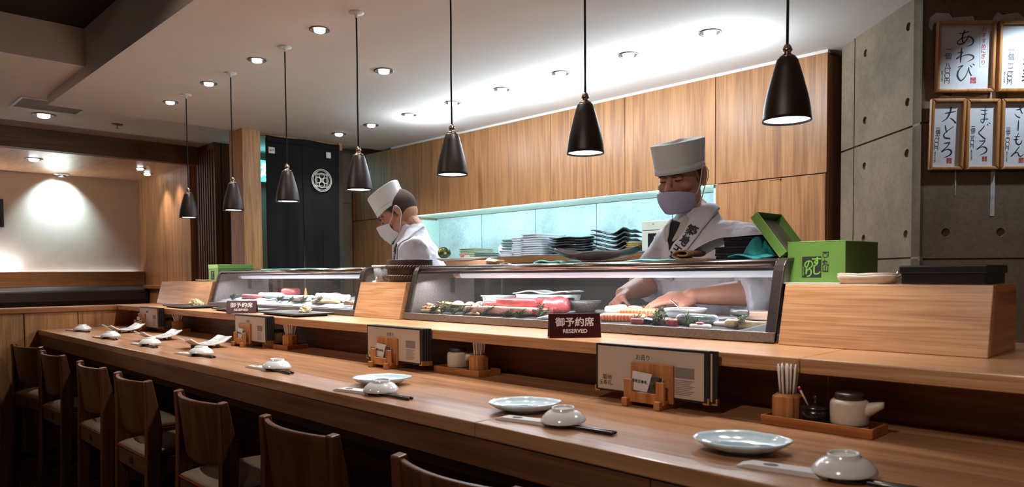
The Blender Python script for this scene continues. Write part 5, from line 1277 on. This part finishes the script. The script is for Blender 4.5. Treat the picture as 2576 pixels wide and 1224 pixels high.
# ================================================================== FRAMED PRICE CARDS ON THE CONCRETE
M_fr = wood('frame_pine', (196, 140, 84), (166, 110, 60), 'y', .35, 1.5, .3, coat=.3)
M_card = plain('washi_card', (214, 214, 218), .75, var=.03, vscale=60)
M_red = plain('red_ink_print', (192, 60, 58), .8)
M_brush = plain('brush_ink', (44, 34, 38), .7)
def priceframe(s0, s1, z0, z1, tilt, label, zoom, chars, small, strokes, seal, red=None):
    c = ((s0+s1)/2, (z0+z1)/2); w, h = (s1-s0), (z1-z0)
    t = thing('price_frame', label, 'price card', group='framed price cards')
    o3 = onB(c[0], c[1], .003+h/2*math.sin(R(tilt)))
    t.matrix_world = basis(o3, DB, (0, 0, 1)) @ Matrix.Rotation(R(tilt), 4, 'X')
    mw = .0135
    for nm, pts in (('frame_side', [(-w/2, -h/2), (-w/2+mw, -h/2+mw), (-w/2+mw, h/2-mw), (-w/2, h/2)]), ('frame_side', [(w/2, h/2), (w/2-mw, h/2-mw), (w/2-mw, -h/2+mw), (w/2, -h/2)]),
                    ('frame_top', [(-w/2, h/2), (-w/2+mw, h/2-mw), (w/2-mw, h/2-mw), (w/2, h/2)]), ('frame_bottom', [(w/2, -h/2), (w/2-mw, -h/2+mw), (-w/2+mw, -h/2+mw), (-w/2, -h/2)])):
        mk(nm, MB().prism(pts, 'z', 0, .019), M_fr, t, bevel=.004, seg=3)
    mk('card', MB().bx(-w/2+mw-.001, w/2-mw+.001, -h/2+mw-.001, h/2-mw+.001, .002, .006), M_card, t)
    def f(x, y, zz=.0064):
        if zoom == 1: s, z = .043+((x/6.12)-50)*.001517, 2.2515-((y/6.12+40)-57)*.001497
        else: s, z = .024+((x/6.12)-35)*.001517, 1.9605-((y/6.12+240)-252)*.001507
        return Vector((s-c[0], z-c[1], zz))
    k = .001517/6.12
    cm = MB()
    for ch, x, y, sz in chars:
        b = text_mb(ch, sz*k*1.05, ext=.0001); b = moved(b, Matrix.Translation(f(x, y))); cm.add(b.v, b.f)
    mk('price', cm, M_brush, t)
    x, y0, y1, s_ = small; cm = MB()
    for q, ch in enumerate(s_):
        b = text_mb(ch if ch not in '（）' else {'（': '︵', '）': '︶'}[ch], (y1-y0)/len(s_)*k*1.0, ext=.0001); b = moved(b, Matrix.Translation(f(x, y0+(q+.5)*(y1-y0)/len(s_)))); cm.add(b.v, b.f)
    mk('tax_note', cm, M_brush, t)
    if isinstance(strokes, list): mk('name', brush(MB(), strokes, f), M_brush, t)
    else:
        cm = MB()
        for ch, x, y, sz in strokes[0]:
            b = text_mb(ch, sz*k, ext=.0001, bold=.0006); b = moved(b, Matrix.Translation(f(x, y))); cm.add(b.v, b.f)
        mk('name', cm, M_brush, t)
    if seal:
        x, y, sz = seal; cm = MB(); q = sz*k/2; o_ = f(x, y)
        for (a, b, cc, d) in [(-1, -.05, -1, -.05), (.08, 1, -1, -.60), (.08, 1, -.5, -.2), (.08, .45, -.1, .25), (.55, .7, -.1, 1), (.8, 1, 0, 1), (-1, -.7, .1, 1), (-.6, -.1, .1, .4), (-.6, -.1, .5, .75), (.08, .45, .4, 1), (-.6, -.1, .85, 1)]:
            cm.add([(o_.x+a*q, o_.y-cc*q, .0065), (o_.x+b*q, o_.y-cc*q, .0065), (o_.x+b*q, o_.y-d*q, .0065), (o_.x+a*q, o_.y-d*q, .0065)], [(0, 1, 2, 3)])
        mk('seal', cm, M_red, t)
    if red:
        cm = MB()
        for ch, x, y, sz in red:
            b = text_mb(ch, sz*k*1.05, ext=.0001); b = moved(b, Matrix.Translation(f(x, y))); cm.add(b.v, b.f)
        mk('red_heading', cm, M_red, t)
        ln = MB()
        for (xa, ya, xb, yb) in ((980, 175, 983, 795), (1103, 178, 1106, 795), (980, 175, 1106, 178), (980, 793, 1106, 796)):
            a, b = f(xa, ya), f(xb, yb); ln.bx(min(a.x, b.x), max(a.x, b.x), min(a.y, b.y), max(a.y, b.y), .0061, .0064)
        mk('heading_box', ln, plain('fine_line', (180, 178, 184), .8), t)
A_ = [[(655, 285, 10), (700, 292, 15), (760, 272, 16), (815, 262, 8)], [(745, 235, 12), (718, 300, 24), (706, 360, 24), (718, 410, 18), (740, 442, 8)],
      [(812, 318, 10), (745, 420, 16), (680, 452, 18), (636, 440, 14), (640, 410, 12), (690, 370, 12), (780, 340, 14), (850, 355, 22), (880, 410, 24), (850, 460, 16), (770, 490, 4)]]
WA = [[(705, 500, 10), (700, 560, 22), (694, 640, 26), (690, 728, 12)], [(640, 588, 8), (690, 575, 14), (722, 578, 12), (680, 622, 10), (625, 674, 14), (700, 638, 10), (800, 610, 16), (875, 625, 22), (890, 660, 20), (850, 692, 14), (790, 720, 4)]]
BI = [[(655, 802, 10), (700, 785, 18), (732, 776, 12), (690, 815, 14), (660, 865, 24), (652, 930, 28), (680, 985, 26), (720, 1000, 20), (780, 930, 14), (812, 840, 10), (820, 802, 10), (832, 870, 18), (868, 930, 18)], [(838, 770, 8), (872, 798, 18)], [(878, 748, 8), (912, 772, 16)]]
priceframe(.043, .2660, 1.987, 2.2515, 1.5, 'framed price card with a red heading, at the upper corner of the concrete wall', 1,
           [('一', 505, 535, 90), ('個', 500, 640, 100), ('八', 500, 785, 92), ('〇', 495, 858, 92), ('〇', 495, 930, 92), ('円', 492, 1010, 88)], (415, 838, 1034, '（税込八八〇円）'),
           A_+WA+BI, (895, 1000, 88), [(c_, 1040, y_, 78) for c_, y_ in zip('おすすめにぎり', (232, 320, 410, 490, 560, 640, 735))])
priceframe(.2770, .5000, 1.987, 2.2515, 1.5, 'upper framed price card cut off by the picture edge', 1,
           [('一', 1470, 550, 90), ('個', 1468, 655, 100), ('一', 1465, 762, 88), ('、', 1515, 785, 70), ('二', 1462, 850, 90), ('〇', 1456, 915, 88), ('〇', 1455, 975, 88), ('円', 1453, 1032, 84)], (1375, 855, 1060, '（税込一三二〇円）'),
           ([('ぼ', 1745, 290, 210), ('た', 1745, 460, 210), ('ん', 1745, 630, 200), ('海', 1745, 795, 200), ('老', 1745, 985, 220)],), None)
DAI = [[(430, 292, 10), (500, 278, 18), (590, 262, 10)], [(520, 190, 20), (508, 270, 28), (462, 365, 20), (385, 418, 5)], [(508, 358, 6), (555, 388, 18), (606, 440, 24)]]
TO = [[(440, 470, 12), (455, 530, 20), (472, 582, 14)], [(572, 488, 8), (515, 530, 10), (452, 580, 14), (426, 620, 18), (450, 660, 22), (530, 672, 20)]]
RO = [[(430, 745, 8), (480, 738, 16), (522, 735, 18), (480, 800, 14), (402, 872, 16), (480, 836, 12), (540, 848, 24), (556, 888, 24), (520, 930, 18), (445, 960, 4)]]
priceframe(.020, .1510, 1.694, 1.9605, 3, 'narrow framed price card nearest the corner in the lower row', 2,
           [('一', 335, 517, 68), ('個', 333, 575, 76), ('六', 330, 645, 72), ('〇', 322, 705, 74), ('〇', 322, 762, 74), ('円', 318, 820, 68)], (306, 855, 1050, '（税込六六〇円）'), DAI+TO+RO, (528, 1008, 78))
MA = [[(995, 235, 8), (1050, 244, 15), (1105, 236, 8)], [(1005, 300, 8), (1050, 304, 13), (1100, 291, 8)], [(1060, 172, 6), (1064, 280, 16), (1055, 390, 18), (1035, 432, 14), (1003, 405, 8), (1005, 384, 8), (1050, 374, 10), (1115, 376, 12)]]
GU = [[(1065, 475, 14), (1015, 540, 18), (975, 582, 14), (1020, 632, 18), (1082, 682, 20)], [(1100, 450, 8), (1122, 470, 14)], [(1130, 430, 8), (1152, 446, 12)]]
RO2 = [[(985, 708, 8), (1030, 712, 14), (1075, 706, 18), (1030, 770, 14), (955, 836, 14), (1030, 800, 10), (1090, 812, 22), (1108, 850, 22), (1080, 890, 16), (1005, 922, 4)]]
priceframe(.1585, .2870, 1.694, 1.9605, 1, 'narrow framed price card in the middle of the lower row', 2,
           [('一', 888, 493, 66), ('個', 886, 550, 74), ('二', 883, 617, 68), ('五', 880, 680, 68), ('〇', 878, 735, 72), ('円', 875, 790, 64)], (873, 828, 1020, '（税込二七五円）'), MA+GU+RO2, (1078, 984, 74))
SA = [[(1543, 238, 8), (1595, 230, 14), (1640, 205, 8)], [(1592, 172, 6), (1612, 240, 18), (1642, 296, 12)], [(1528, 300, 8), (1556, 335, 14), (1608, 360, 18)]]
BAR = [[(1586, 398, 12), (1584, 470, 20), (1582, 555, 18)]]
MO = [[(1595, 590, 10), (1560, 670, 18), (1558, 735, 22), (1598, 768, 20), (1640, 740, 14), (1646, 698, 6)], [(1530, 642, 8), (1580, 646, 10), (1612, 640, 8)], [(1518, 690, 8), (1560, 692, 12), (1590, 688, 8)]]
N_ = [[(1612, 798, 12), (1550, 880, 16), (1488, 948, 16), (1545, 900, 10), (1585, 888, 14), (1605, 930, 16), (1635, 948, 14), (1685, 915, 5)]]
priceframe(.2925, .4210, 1.694, 1.9605, 1, 'narrow framed price card at the picture edge in the lower row', 2,
           [('一', 1430, 519, 68), ('個', 1428, 578, 74), ('二', 1427, 645, 68), ('〇', 1424, 705, 72), ('〇', 1423, 765, 72), ('円', 1420, 822, 66)], (1420, 858, 1045, '（税込二二〇円）'), SA+BAR+MO+N_, (1645, 1008, 78))
# ================================================================== THE TWO CHEFS
M_skinB = plain('skin', (190, 132, 108), .5, var=.05, vscale=30, sub=.12, bmp=.06, bscale=260)
M_brow = plain('brow_hair', (44, 34, 30), .8, var=.2)
def hairmat():
    m, nt, b = base_mat('cropped_hair')
    at = nt.nodes.new('ShaderNodeAttribute'); at.attribute_name = 'hair_amount'
    n = noise(nt, coords(nt, (1, 1, 1), rand=False), 700, 2, .6)
    mr = nt.nodes.new('ShaderNodeMath'); mr.operation = 'MULTIPLY_ADD'; nt.links.new(n, mr.inputs[0]); mr.inputs[1].default_value = .5; mr.inputs[2].default_value = -.25
    ad = nt.nodes.new('ShaderNodeMath'); ad.operation = 'ADD'; nt.links.new(at.outputs['Fac'], ad.inputs[0]); nt.links.new(mr.outputs[0], ad.inputs[1])
    nt.links.new(ramp(nt, ad.outputs[0], [(.0, lin((186, 130, 108))), (.35, lin((128, 92, 76))), (.8, lin((58, 44, 38)))]), b.inputs['Base Color'])
    b.inputs['Roughness'].default_value = .85; bump(nt, b, n, .4, .001)
    return m
M_hair = hairmat()
M_jack = plain('white_jacket', (206, 204, 214), .85, var=.02, vscale=6, bmp=.05, bscale=500)
M_hat = plain('white_hat', (214, 218, 220), .8, var=.02, bmp=.04, bscale=60)
M_mask = plain('white_mask', (220, 216, 218), .8, bmp=.05, bscale=300)
M_maskl = plain('lilac_mask', (186, 180, 206), .8, bmp=.05, bscale=300)
M_shirt = plain('beige_shirt', (186, 176, 168), .85)
M_under = plain('black_undershirt', (26, 26, 32), .9)
M_trous = plain('dark_trousers', (40, 40, 46), .9)
M_shoe = plain('white_kitchen_shoe', (200, 198, 194), .6)

def hand(mb, wrist, d, n, curls, thumb_side, thumb_dir=None, sc=1.0):
    """palm, four bent fingers and a thumb; d runs along the hand, n out of its back"""
    d = Vector(d).normalized(); n = Vector(n); n = (n-d*n.dot(d)).normalized(); s = d.cross(n).normalized()*thumb_side
    w = Vector(wrist); rings = []
    for f, hw_, ht in ((-.02, .024, .019), (.0, .026, .018), (.03, .035, .017), (.065, .041, .0145), (.088, .041, .0125), (.096, .036, .010)):
        c = w+d*f*sc-n*.002
        rings.append([c+s*hw_*sc*math.cos(a)+n*ht*sc*math.sin(a) for a in [2*math.pi*q/18 for q in range(18)]])
    mb.loft(rings)
    for off, ln, r, base, c in ((.0305, .072, .0090, .088, curls[0]), (.0105, .080, .0092, .094, curls[1]), (-.0100, .074, .0088, .090, curls[2]), (-.0290, .058, .0078, .080, curls[3])):
        p = w+d*base*sc+s*off*sc; q = d.copy(); pts = [p-q*.022*sc, p]; rr = [r*1.05, r*1.08]
        sp = s*off*2.2
        for seg, (fr, an) in enumerate(zip((.45, .30, .25), c)):
            ax = s*thumb_side
            q = (Matrix.Rotation(-an*thumb_side, 3, s) @ q)
            p = p+(q+sp*.35*(seg == 0)).normalized()*ln*fr*sc
            pts.append(p.copy()); rr.append(r*(1.0, .90, .78)[seg])
        mb.tube(pts, [k*sc for k in rr], 12, ends=True)
    td = Vector(thumb_dir).normalized() if thumb_dir is not None else (d*.75+s*.75-n*.25).normalized()
    b = w+d*.018*sc+s*.022*sc-n*.004
    mb.tube([b, b+(s*.5+d*.6-n*.1).normalized()*.038*sc, b+(s*.5+d*.6-n*.1).normalized()*.038*sc+td*.032*sc, b+(s*.5+d*.6-n*.1).normalized()*.038*sc+td*.058*sc], [.0155*sc, .0125*sc, .0100*sc, .0085*sc], 12, ends=True)

def head(mb, M):
    def E_(c, r, rot=None): 
        m = M.to_3x3() if rot is None else M.to_3x3() @ rot.to_matrix()
        mb.ell(M @ Vector(c), r, m, 28, 18)
    def T_(pts, r, n=12): mb.tube([M @ Vector(p) for p in pts], r, n, ends=True)
    E_((0, .006, .040), (.077, .096, .090)); E_((0, .030, .005), (.070, .070, .070))
    E_((0, -.020, -.022), (.066, .072, .090)); E_((0, -.046, -.080), (.045, .044, .030)); E_((0, -.052, -.066), (.052, .040, .036))
    for s in (-1, 1):
        E_((s*.038, -.058, -.026), (.028, .026, .024)); E_((s*.054, -.018, -.070), (.016, .040, .032))
        E_((s*.028, -.081, .017), (.026, .010, .008), Euler((0, 0, s*-.22)))
        E_((s*.031, -.0815, -.002), (.0155, .0105, .0085))
        E_((s*.031, -.0790, -.013), (.017, .0085, .0050))
        E_((s*.0110, -.1035, -.0385), (.0085, .0090, .0070))
        # ear: rim, lobe, tragus
        T_([(s*.0770, .002, -.022), (s*.0820, .010, -.030), (s*.0840, .020, -.014), (s*.0875, .026, .008), (s*.0870, .020, .026), (s*.0830, .006, .031), (s*.0790, -.002, .022), (s*.0765, .000, .008)], [.0055, .0066, .0050, .0046, .0046, .0046, .0042, .0042], 10)
        E_((s*.0790, .013, .003), (.0050, .014, .022)); E_((s*.0815, .006, -.031), (.0050, .0085, .0090))
    T_([(0, -.086, .016), (0, -.096, -.006), (0, -.1075, -.026), (0, -.1125, -.034)], [.0085, .0090, .0105, .0118])
    E_((0, -.093, -.063), (.022, .010, .0060)); E_((0, -.092, -.074), (.019, .010, .0065)); E_((0, -.080, -.099), (.020, .014, .011))

def surf(jacket):
    ev = jacket.evaluated_get(bpy.context.evaluated_depsgraph_get())
    def f(q):
        ok, loc, nrm, idx = ev.closest_point_on_mesh(Vector(q))
        return loc, nrm
    return f
def snapped(jacket, B, path, n=8):
    f = surf(jacket); P = catmull([tuple(Vector(q)-B) for q in path], n); L = [f(q) for q in P]
    for _ in range(3):
        L = [L[0]]+[((L[k-1][0]+L[k][0]*2+L[k+1][0])/4, (L[k-1][1]+L[k][1]*2+L[k+1][1]).normalized()) for k in range(1, len(L)-1)]+[L[-1]]
    return L, f
def strip(t, jacket, B, name, path, hw, mat, off, solid, nu=6):
    """a cloth band that lies on the jacket along a path; hw is its half width at each point"""
    L, f = snapped(jacket, B, path); m = len(L)-1; H = catmull([(h, 0) for h in hw], 8); mb = MB(); vs = []
    for k, (c, nr) in enumerate(L):
        d = (L[min(k+1, m)][0]-L[max(k-1, 0)][0]).normalized(); sd = d.cross(nr).normalized()
        row = []
        for q in range(nu+1):
            pt = c+sd*H[min(k, len(H)-1)][0]*(2*q/nu-1); sp, sn = f(pt)
            row.append(pt.lerp(sp, .75)+nr*off)
        vs.append(row)
    mb.sheet(nu, m, lambda u, v: vs[int(round(v*m))][int(round(u*nu))])
    return mk(name, mb, mat, t, solid=solid, soff=0, lap=2)
def striptext(t, jacket, B, s, path, size, off, flip=1):
    L, f = snapped(jacket, B, path, 14); m = len(L)-1; mb = MB()
    for i, ch in enumerate(s):
        k = int((i+.5)/len(s)*m); c, nr = L[k]; d = (L[min(k+4, m)][0]-L[max(k-4, 0)][0]).normalized()
        ey = -d; ex = ey.cross(nr).normalized(); b = moved(text_mb(ch, size, ext=.0003, bold=.0011), basis(c+nr*off, ex, ey)); mb.add(b.v, b.f)
    return mk('lettering', mb, M_brush, t)

def chef(label, base, hc, yaw, pitch, chest, arms, mask_kind, roll=0.0, sleeve_to=(.35, .35), hat=(.0, .098, .012, .0)):
    """base: floor point; hc: head centre between the ears; chest: dict of torso points; all in the world's metres"""
    t = thing('person', label, 'person', base)
    B = Vector(base); Mh = Matrix.Translation(Vector(hc)-B) @ Matrix.Rotation(R(yaw), 4, 'Z') @ Matrix.Rotation(R(pitch), 4, 'X') @ Matrix.Rotation(R(roll), 4, 'Y')
    L = lambda p: Vector(p)-B
    nb, ch, pv = L(chest['neck']), L(chest['chest']), L(chest['pelvis']); side = Vector(chest['side']).normalized(); fr = Vector((0, 0, 1)).cross(side)*-1
    fr = Vector((side.y, -side.x, 0))          # facing direction
    # ---- body: one skin from head to feet
    mb = MB(); head(mb, Mh)
    mb.tube([Mh @ Vector((0, .022, -.045)), Mh @ Vector((0, .034, -.100)), nb+Vector((0, 0, .01)), nb-Vector((0, 0, .06))], [.056, .055, .060, .080], 18)
    def ring(c, rx, ry, n=24): return [c+side*rx*math.cos(2*math.pi*k/n)+fr*ry*math.sin(2*math.pi*k/n) for k in range(n)]
    tz = [(pv-Vector((0, 0, .06)), .145, .10), (pv, .165, .115), (pv.lerp(ch, .35), .145, .105), (pv.lerp(ch, .7), .160, .110), (ch, .172, .115), (ch.lerp(nb, .55), .150, .095), (ch.lerp(nb, .85), .10, .075), (nb, .06, .058)]
    mb.loft([ring(*q) for q in tz])
    for s in (-1, 1):
        hip = pv+side*s*.085-Vector((0, 0, .04)); kn = Vector((hip.x, hip.y, (hip.z+0.10)*.52)); an = Vector((hip.x, hip.y, .08))
        mb.tube([hip, hip.lerp(kn, .5), kn, kn.lerp(an, .4), an], [.085, .075, .055, .056, .038], 14, ends=True)
        mb.ell((an.x+fr.x*.05, an.y+fr.y*.05, .035), (.045, .045, .034)); mb.ell((an.x+fr.x*.13, an.y+fr.y*.13, .030), (.042, .042, .028))
    for a in arms:
        sh, el, wr = L(a['shoulder']), L(a['elbow']), L(a['wrist'])
        mb.tube([ch.lerp(nb, .4), sh, sh.lerp(el, .5), el, el.lerp(wr, .30), el.lerp(wr, .7), wr, wr+(wr-el).normalized()*.02], [.06, .056, .050, .042, .044, .036, .027, .026], 16, ends=True)
        hand(mb, wr, a['d'], a['n'], a['curls'], a['ts'], a.get('td'), .98)
    body = mk('body', mb, M_skinB, t, remesh=.0036, lap=3)
    # ---- jacket: torso and wide sleeves, one cloth
    jb = MB(); up = Vector((0, 0, 1))
    tz = [(pv-up*.16, .185, .135), (pv, .190, .135), (pv.lerp(ch, .4), .180, .128), (pv.lerp(ch, .75), .188, .130), (ch, .196, .132), (ch.lerp(nb, .5), .176, .112), (ch.lerp(nb, .80), .118, .090), (nb+up*.004, .078, .074), (nb+up*.030, .068, .068)]
    jb.loft([ring(*q) for q in tz])
    for a, st_ in zip(arms, sleeve_to):
        sh, el, wr = L(a['shoulder']), L(a['elbow']), L(a['wrist'])
        e2 = el.lerp(wr, st_)
        jb.tube([ch.lerp(nb, .45), sh, sh.lerp(el, .5), el, el.lerp(e2, .6)-up*.006, e2-up*.012], [.085, .080, .078, .078, .080, .084], 20)
    jacket = mk('jacket', jb, M_jack, t, remesh=.0075, lap=6, disp=(.024, .070))
    # ---- trousers, shoes
    tb = MB()
    for s in (-1, 1):
        hip = pv+side*s*.085; tb.tube([hip, (hip.x, hip.y, .45), (hip.x, hip.y, .07)], [.10, .08, .07], 16)
    mk('trousers', tb, M_trous, t, remesh=.012)
    for s in (-1, 1):
        hip = pv+side*s*.085
        mk('shoe', MB().ell((hip.x+fr.x*.06, hip.y+fr.y*.06, .035), (.055, .055, .034)).ell((hip.x+fr.x*.14, hip.y+fr.y*.14, .033), (.050, .050, .032)), M_shoe, t, remesh=.008)
    # ---- hat
    n = 48; T = [2*math.pi*k/n for k in range(n)]
    def hr(f, z, tilt=None, p=2.3):
        tilt = hat[2]
        out = []
        for a in T:
            c, s_ = math.cos(a), math.sin(a); e = (abs(c)**p+abs(s_)**p)**(-1/p)
            out.append(Mh @ Vector((.0825*f*e*c, hat[0]+hat[1]*f*e*s_, z+hat[3]+tilt*s_)))
        return out
    hm = MB().loft([hr(1.0, .036, .012), hr(1.012, .062, .012), hr(1.035, .100, .010), hr(1.06, .1395, .006, 2.6), hr(1.062, .1430, .006, 2.6), hr(1.055, .1440, .006, 2.6), hr(.6, .1452, 0), hr(.004, .1455, 0)], cap=True)
    mk('hat', hm, M_hat, t, solid=.002, sub=1, disp=(.006, .05))
    mk('hat_band_fold', MB().loft([[p for p in hr(1.008, .0375, .012)], [p for p in hr(1.016, .062, .012)]], cap=False), M_hat, t, solid=.0012)
    # ---- cropped hair round the sides and back
    def hairf(u, v):
        a = R(-38)+u*R(256); z = .112-.184*v*(.50+.50*math.sin(max(0, min(1, (u-.06)/.88))*math.pi)**.6)
        zz = (z-.036)/.0945; q = math.sqrt(max(.05, 1-zz*zz))
        return Mh @ Vector((.0818*q*math.cos(a)*(1 if z > .0 else 1+.6*z), .0070+.1010*q*math.sin(a), z))
    hb = mk('hair', MB().sheet(60, 14, hairf), M_hair, t, solid=.0012, soff=0)
    at = hb.data.attributes.new('hair_amount', 'FLOAT', 'POINT')
    for q in range(15):
        for k_ in range(61): at.data[q*61+k_].value = min(1, (1-q/14)*4.5)*min(1, (k_+.5)/5, (60.5-k_)/5)
    # ---- brows and lowered eyes
    for s in (-1, 1):
        mk('eyebrow', MB().tube([Mh @ Vector(p) for p in ((s*.013, -.0975, .0095), (s*.028, -.0980, .0140), (s*.046, -.0875, .0100))], [.0026, .0034, .0018], 8, flat=.8, ends=True), M_brow, t)
        mk('eye', MB().tube([Mh @ Vector(p) for p in ((s*.018, -.0905, -.0070), (s*.031, -.0930, -.0088), (s*.044, -.0870, -.0060))], [.0012, .0020, .0010], 8, ends=True), plain('lashes', (20, 15, 14), .5), t)
    # ---- face mask
    z0, z1 = (-.054, -.114) if mask_kind == 'low' else (-.016, -.116)
    def mf(u, v):
        a = (2*u-1)*1.48; k = 2*u-1
        D = (.1225 if mask_kind == 'low' else .1360)*(1-.22*v*v)+.004*math.sin(v*math.pi)
        w = .0740*(1-.16*v*v); z = z0+(z1-z0)*v
        z -= .010*(1-abs(k)**1.6)*(2*v-1)*(1.2 if mask_kind == 'low' else .5)
        if mask_kind != 'low': D += .0008*math.sin(v*22)*(1-abs(k))
        z += .018*abs(k)**2*(-.8+1.8*v)*(1 if mask_kind != 'low' else .5)
        return Mh @ Vector((w*math.sin(a), -(D-.082*(1-math.cos(a))*1.06), z))
    mk('mask', MB().sheet(28, 20, mf), M_maskl if mask_kind == 'low' else M_mask, t, solid=.0016)
    for s in (-1, 1):
        ct = Mh.inverted() @ mf(1 if s > 0 else 0, .04); cb = Mh.inverted() @ mf(1 if s > 0 else 0, .96)
        mk('ear_loop', MB().tube([Mh @ Vector(p) for p in catmull([tuple(ct), (s*.0800, -.022, ct.z+.030), (s*.0845, .006, .034), (s*.0935, .026, .018), (s*.0910, .026, -.012), (s*.0850, .004, -.044), (s*.079, -.016, cb.z+.020), tuple(cb)], 5)], .0019, 8), M_mask, t)
    return t, jacket, Mh, B

cB, jackB, MhB, BB = chef('chef in a white hat and lilac mask, bowed over the nearer display case', (-1.44, 2.44, .13), (-1.486, 2.335, 1.662), 6, 9,
    dict(neck=(-1.448, 2.378, 1.524), chest=(-1.420, 2.40, 1.335), pelvis=(-1.43, 2.44, 1.00), side=(1, .06, 0)),
    [dict(shoulder=(-1.265, 2.385, 1.415), elbow=(-1.055, 2.200, 1.252), wrist=(-1.232, 2.030, 1.238), d=(-.80, -.60, -.06), n=(.05, -.50, .86), ts=-1,
          curls=((.10, .25, .20), (.16, .30, .25), (.30, .40, .30), (.45, .50, .35)), td=(-.75, -.1, -.5)),
     dict(shoulder=(-1.578, 2.385, 1.405), elbow=(-1.622, 2.335, 1.272), wrist=(-1.585, 2.120, 1.240), d=(.25, -.80, -.22), n=(-.55, -.25, .80), ts=1,
          curls=((.5, .7, .5), (.6, .8, .5), (.6, .8, .5), (.6, .8, .5)), td=(.6, -.5, -.4))], 'low', roll=-1, sleeve_to=(.42, .10), hat=(-.007, .1010, .010, -.012))
# inside the collar: undershirt and shirt, then the two crossing bands
strip(cB, jackB, BB, 'undershirt', [(-1.490, 2.27, 1.500), (-1.500, 2.25, 1.450), (-1.510, 2.25, 1.400), (-1.515, 2.25, 1.355)], [.040, .040, .026, .006], M_under, .002, .002)
strip(cB, jackB, BB, 'shirt_collar', [(-1.430, 2.29, 1.510), (-1.462, 2.26, 1.470), (-1.492, 2.25, 1.435)], [.020, .018, .004], M_shirt, .005, .003)
strip(cB, jackB, BB, 'shirt_collar', [(-1.540, 2.29, 1.505), (-1.535, 2.26, 1.470), (-1.522, 2.25, 1.43)], [.016, .015, .004], M_shirt, .005, .003)
strip(cB, jackB, BB, 'collar_band', [(-1.545, 2.32, 1.535), (-1.555, 2.28, 1.490), (-1.550, 2.25, 1.430), (-1.535, 2.24, 1.370), (-1.500, 2.24, 1.300)], [.022, .025, .027, .027, .027], M_jack, .004, .004)
strip(cB, jackB, BB, 'collar_band', [(-1.395, 2.43, 1.570), (-1.378, 2.36, 1.550), (-1.392, 2.28, 1.490), (-1.432, 2.25, 1.428), (-1.480, 2.24, 1.358), (-1.530, 2.24, 1.280)], [.026, .030, .032, .032, .031, .031], M_jack, .008, .004)
striptext(cB, jackB, BB, '築地玉寿司', [(-1.395, 2.27, 1.478), (-1.436, 2.25, 1.420), (-1.476, 2.24, 1.360), (-1.495, 2.24, 1.330)], .042, .0125)

cA, jackA, MhA, BA = chef('chef in profile with a tilted white hat and white pleated mask, between the display cases', (-2.96, 2.33, .13), (-3.060, 2.190, 1.622), -47, 26,
    dict(neck=(-3.015, 2.232, 1.538), chest=(-2.985, 2.265, 1.350), pelvis=(-2.94, 2.33, .98), side=(.70, -.714, 0)),
    [dict(shoulder=(-2.872, 2.140, 1.420), elbow=(-2.93, 2.195, 1.250), wrist=(-3.10, 2.20, 1.215), d=(-.95, -.1, -.12), n=(.1, -.8, .6), ts=-1,
          curls=((.4, .6, .4),)*4, td=(-.6, .3, -.6)),
     dict(shoulder=(-3.115, 2.385, 1.420), elbow=(-3.22, 2.40, 1.245), wrist=(-3.24, 2.31, 1.215), d=(.75, -.3, -.10), n=(-.3, -.2, .9), ts=1,
          curls=((.5, .7, .4),)*4, td=(.4, -.6, -.5))], 'full', sleeve_to=(.35, .35), hat=(-.022, .084, .015, .002))
strip(cA, jackA, BA, 'collar_band', [(-2.950, 2.26, 1.580), (-2.935, 2.17, 1.540), (-2.945, 2.09, 1.475), (-2.985, 2.08, 1.405), (-3.015, 2.09, 1.33), (-3.03, 2.11, 1.25)], [.024, .027, .028, .028, .028, .028], M_jack, .006, .004)
striptext(cA, jackA, BA, '築地玉寿司', [(-2.950, 2.08, 1.462), (-2.975, 2.07, 1.42), (-3.000, 2.08, 1.365), (-3.015, 2.09, 1.32)], .034, .0095)
# the knife under the near chef's hand
t = thing('knife', 'kitchen knife under the near chef\'s left hand in the nearer case', 'knife', (-1.350, 1.975, 1.188), R(40))
mk('blade', MB().prism([(-.075, 0), (.03, -.002), (.03, .020), (-.055, .018)], 'y', -.0008, .0008), M_stainb, t)
mk('handle', MB().tube([(.03, 0, .010), (.12, 0, .012)], [.008, .010], 10, flat=.8, ends=True), M_tan, t)
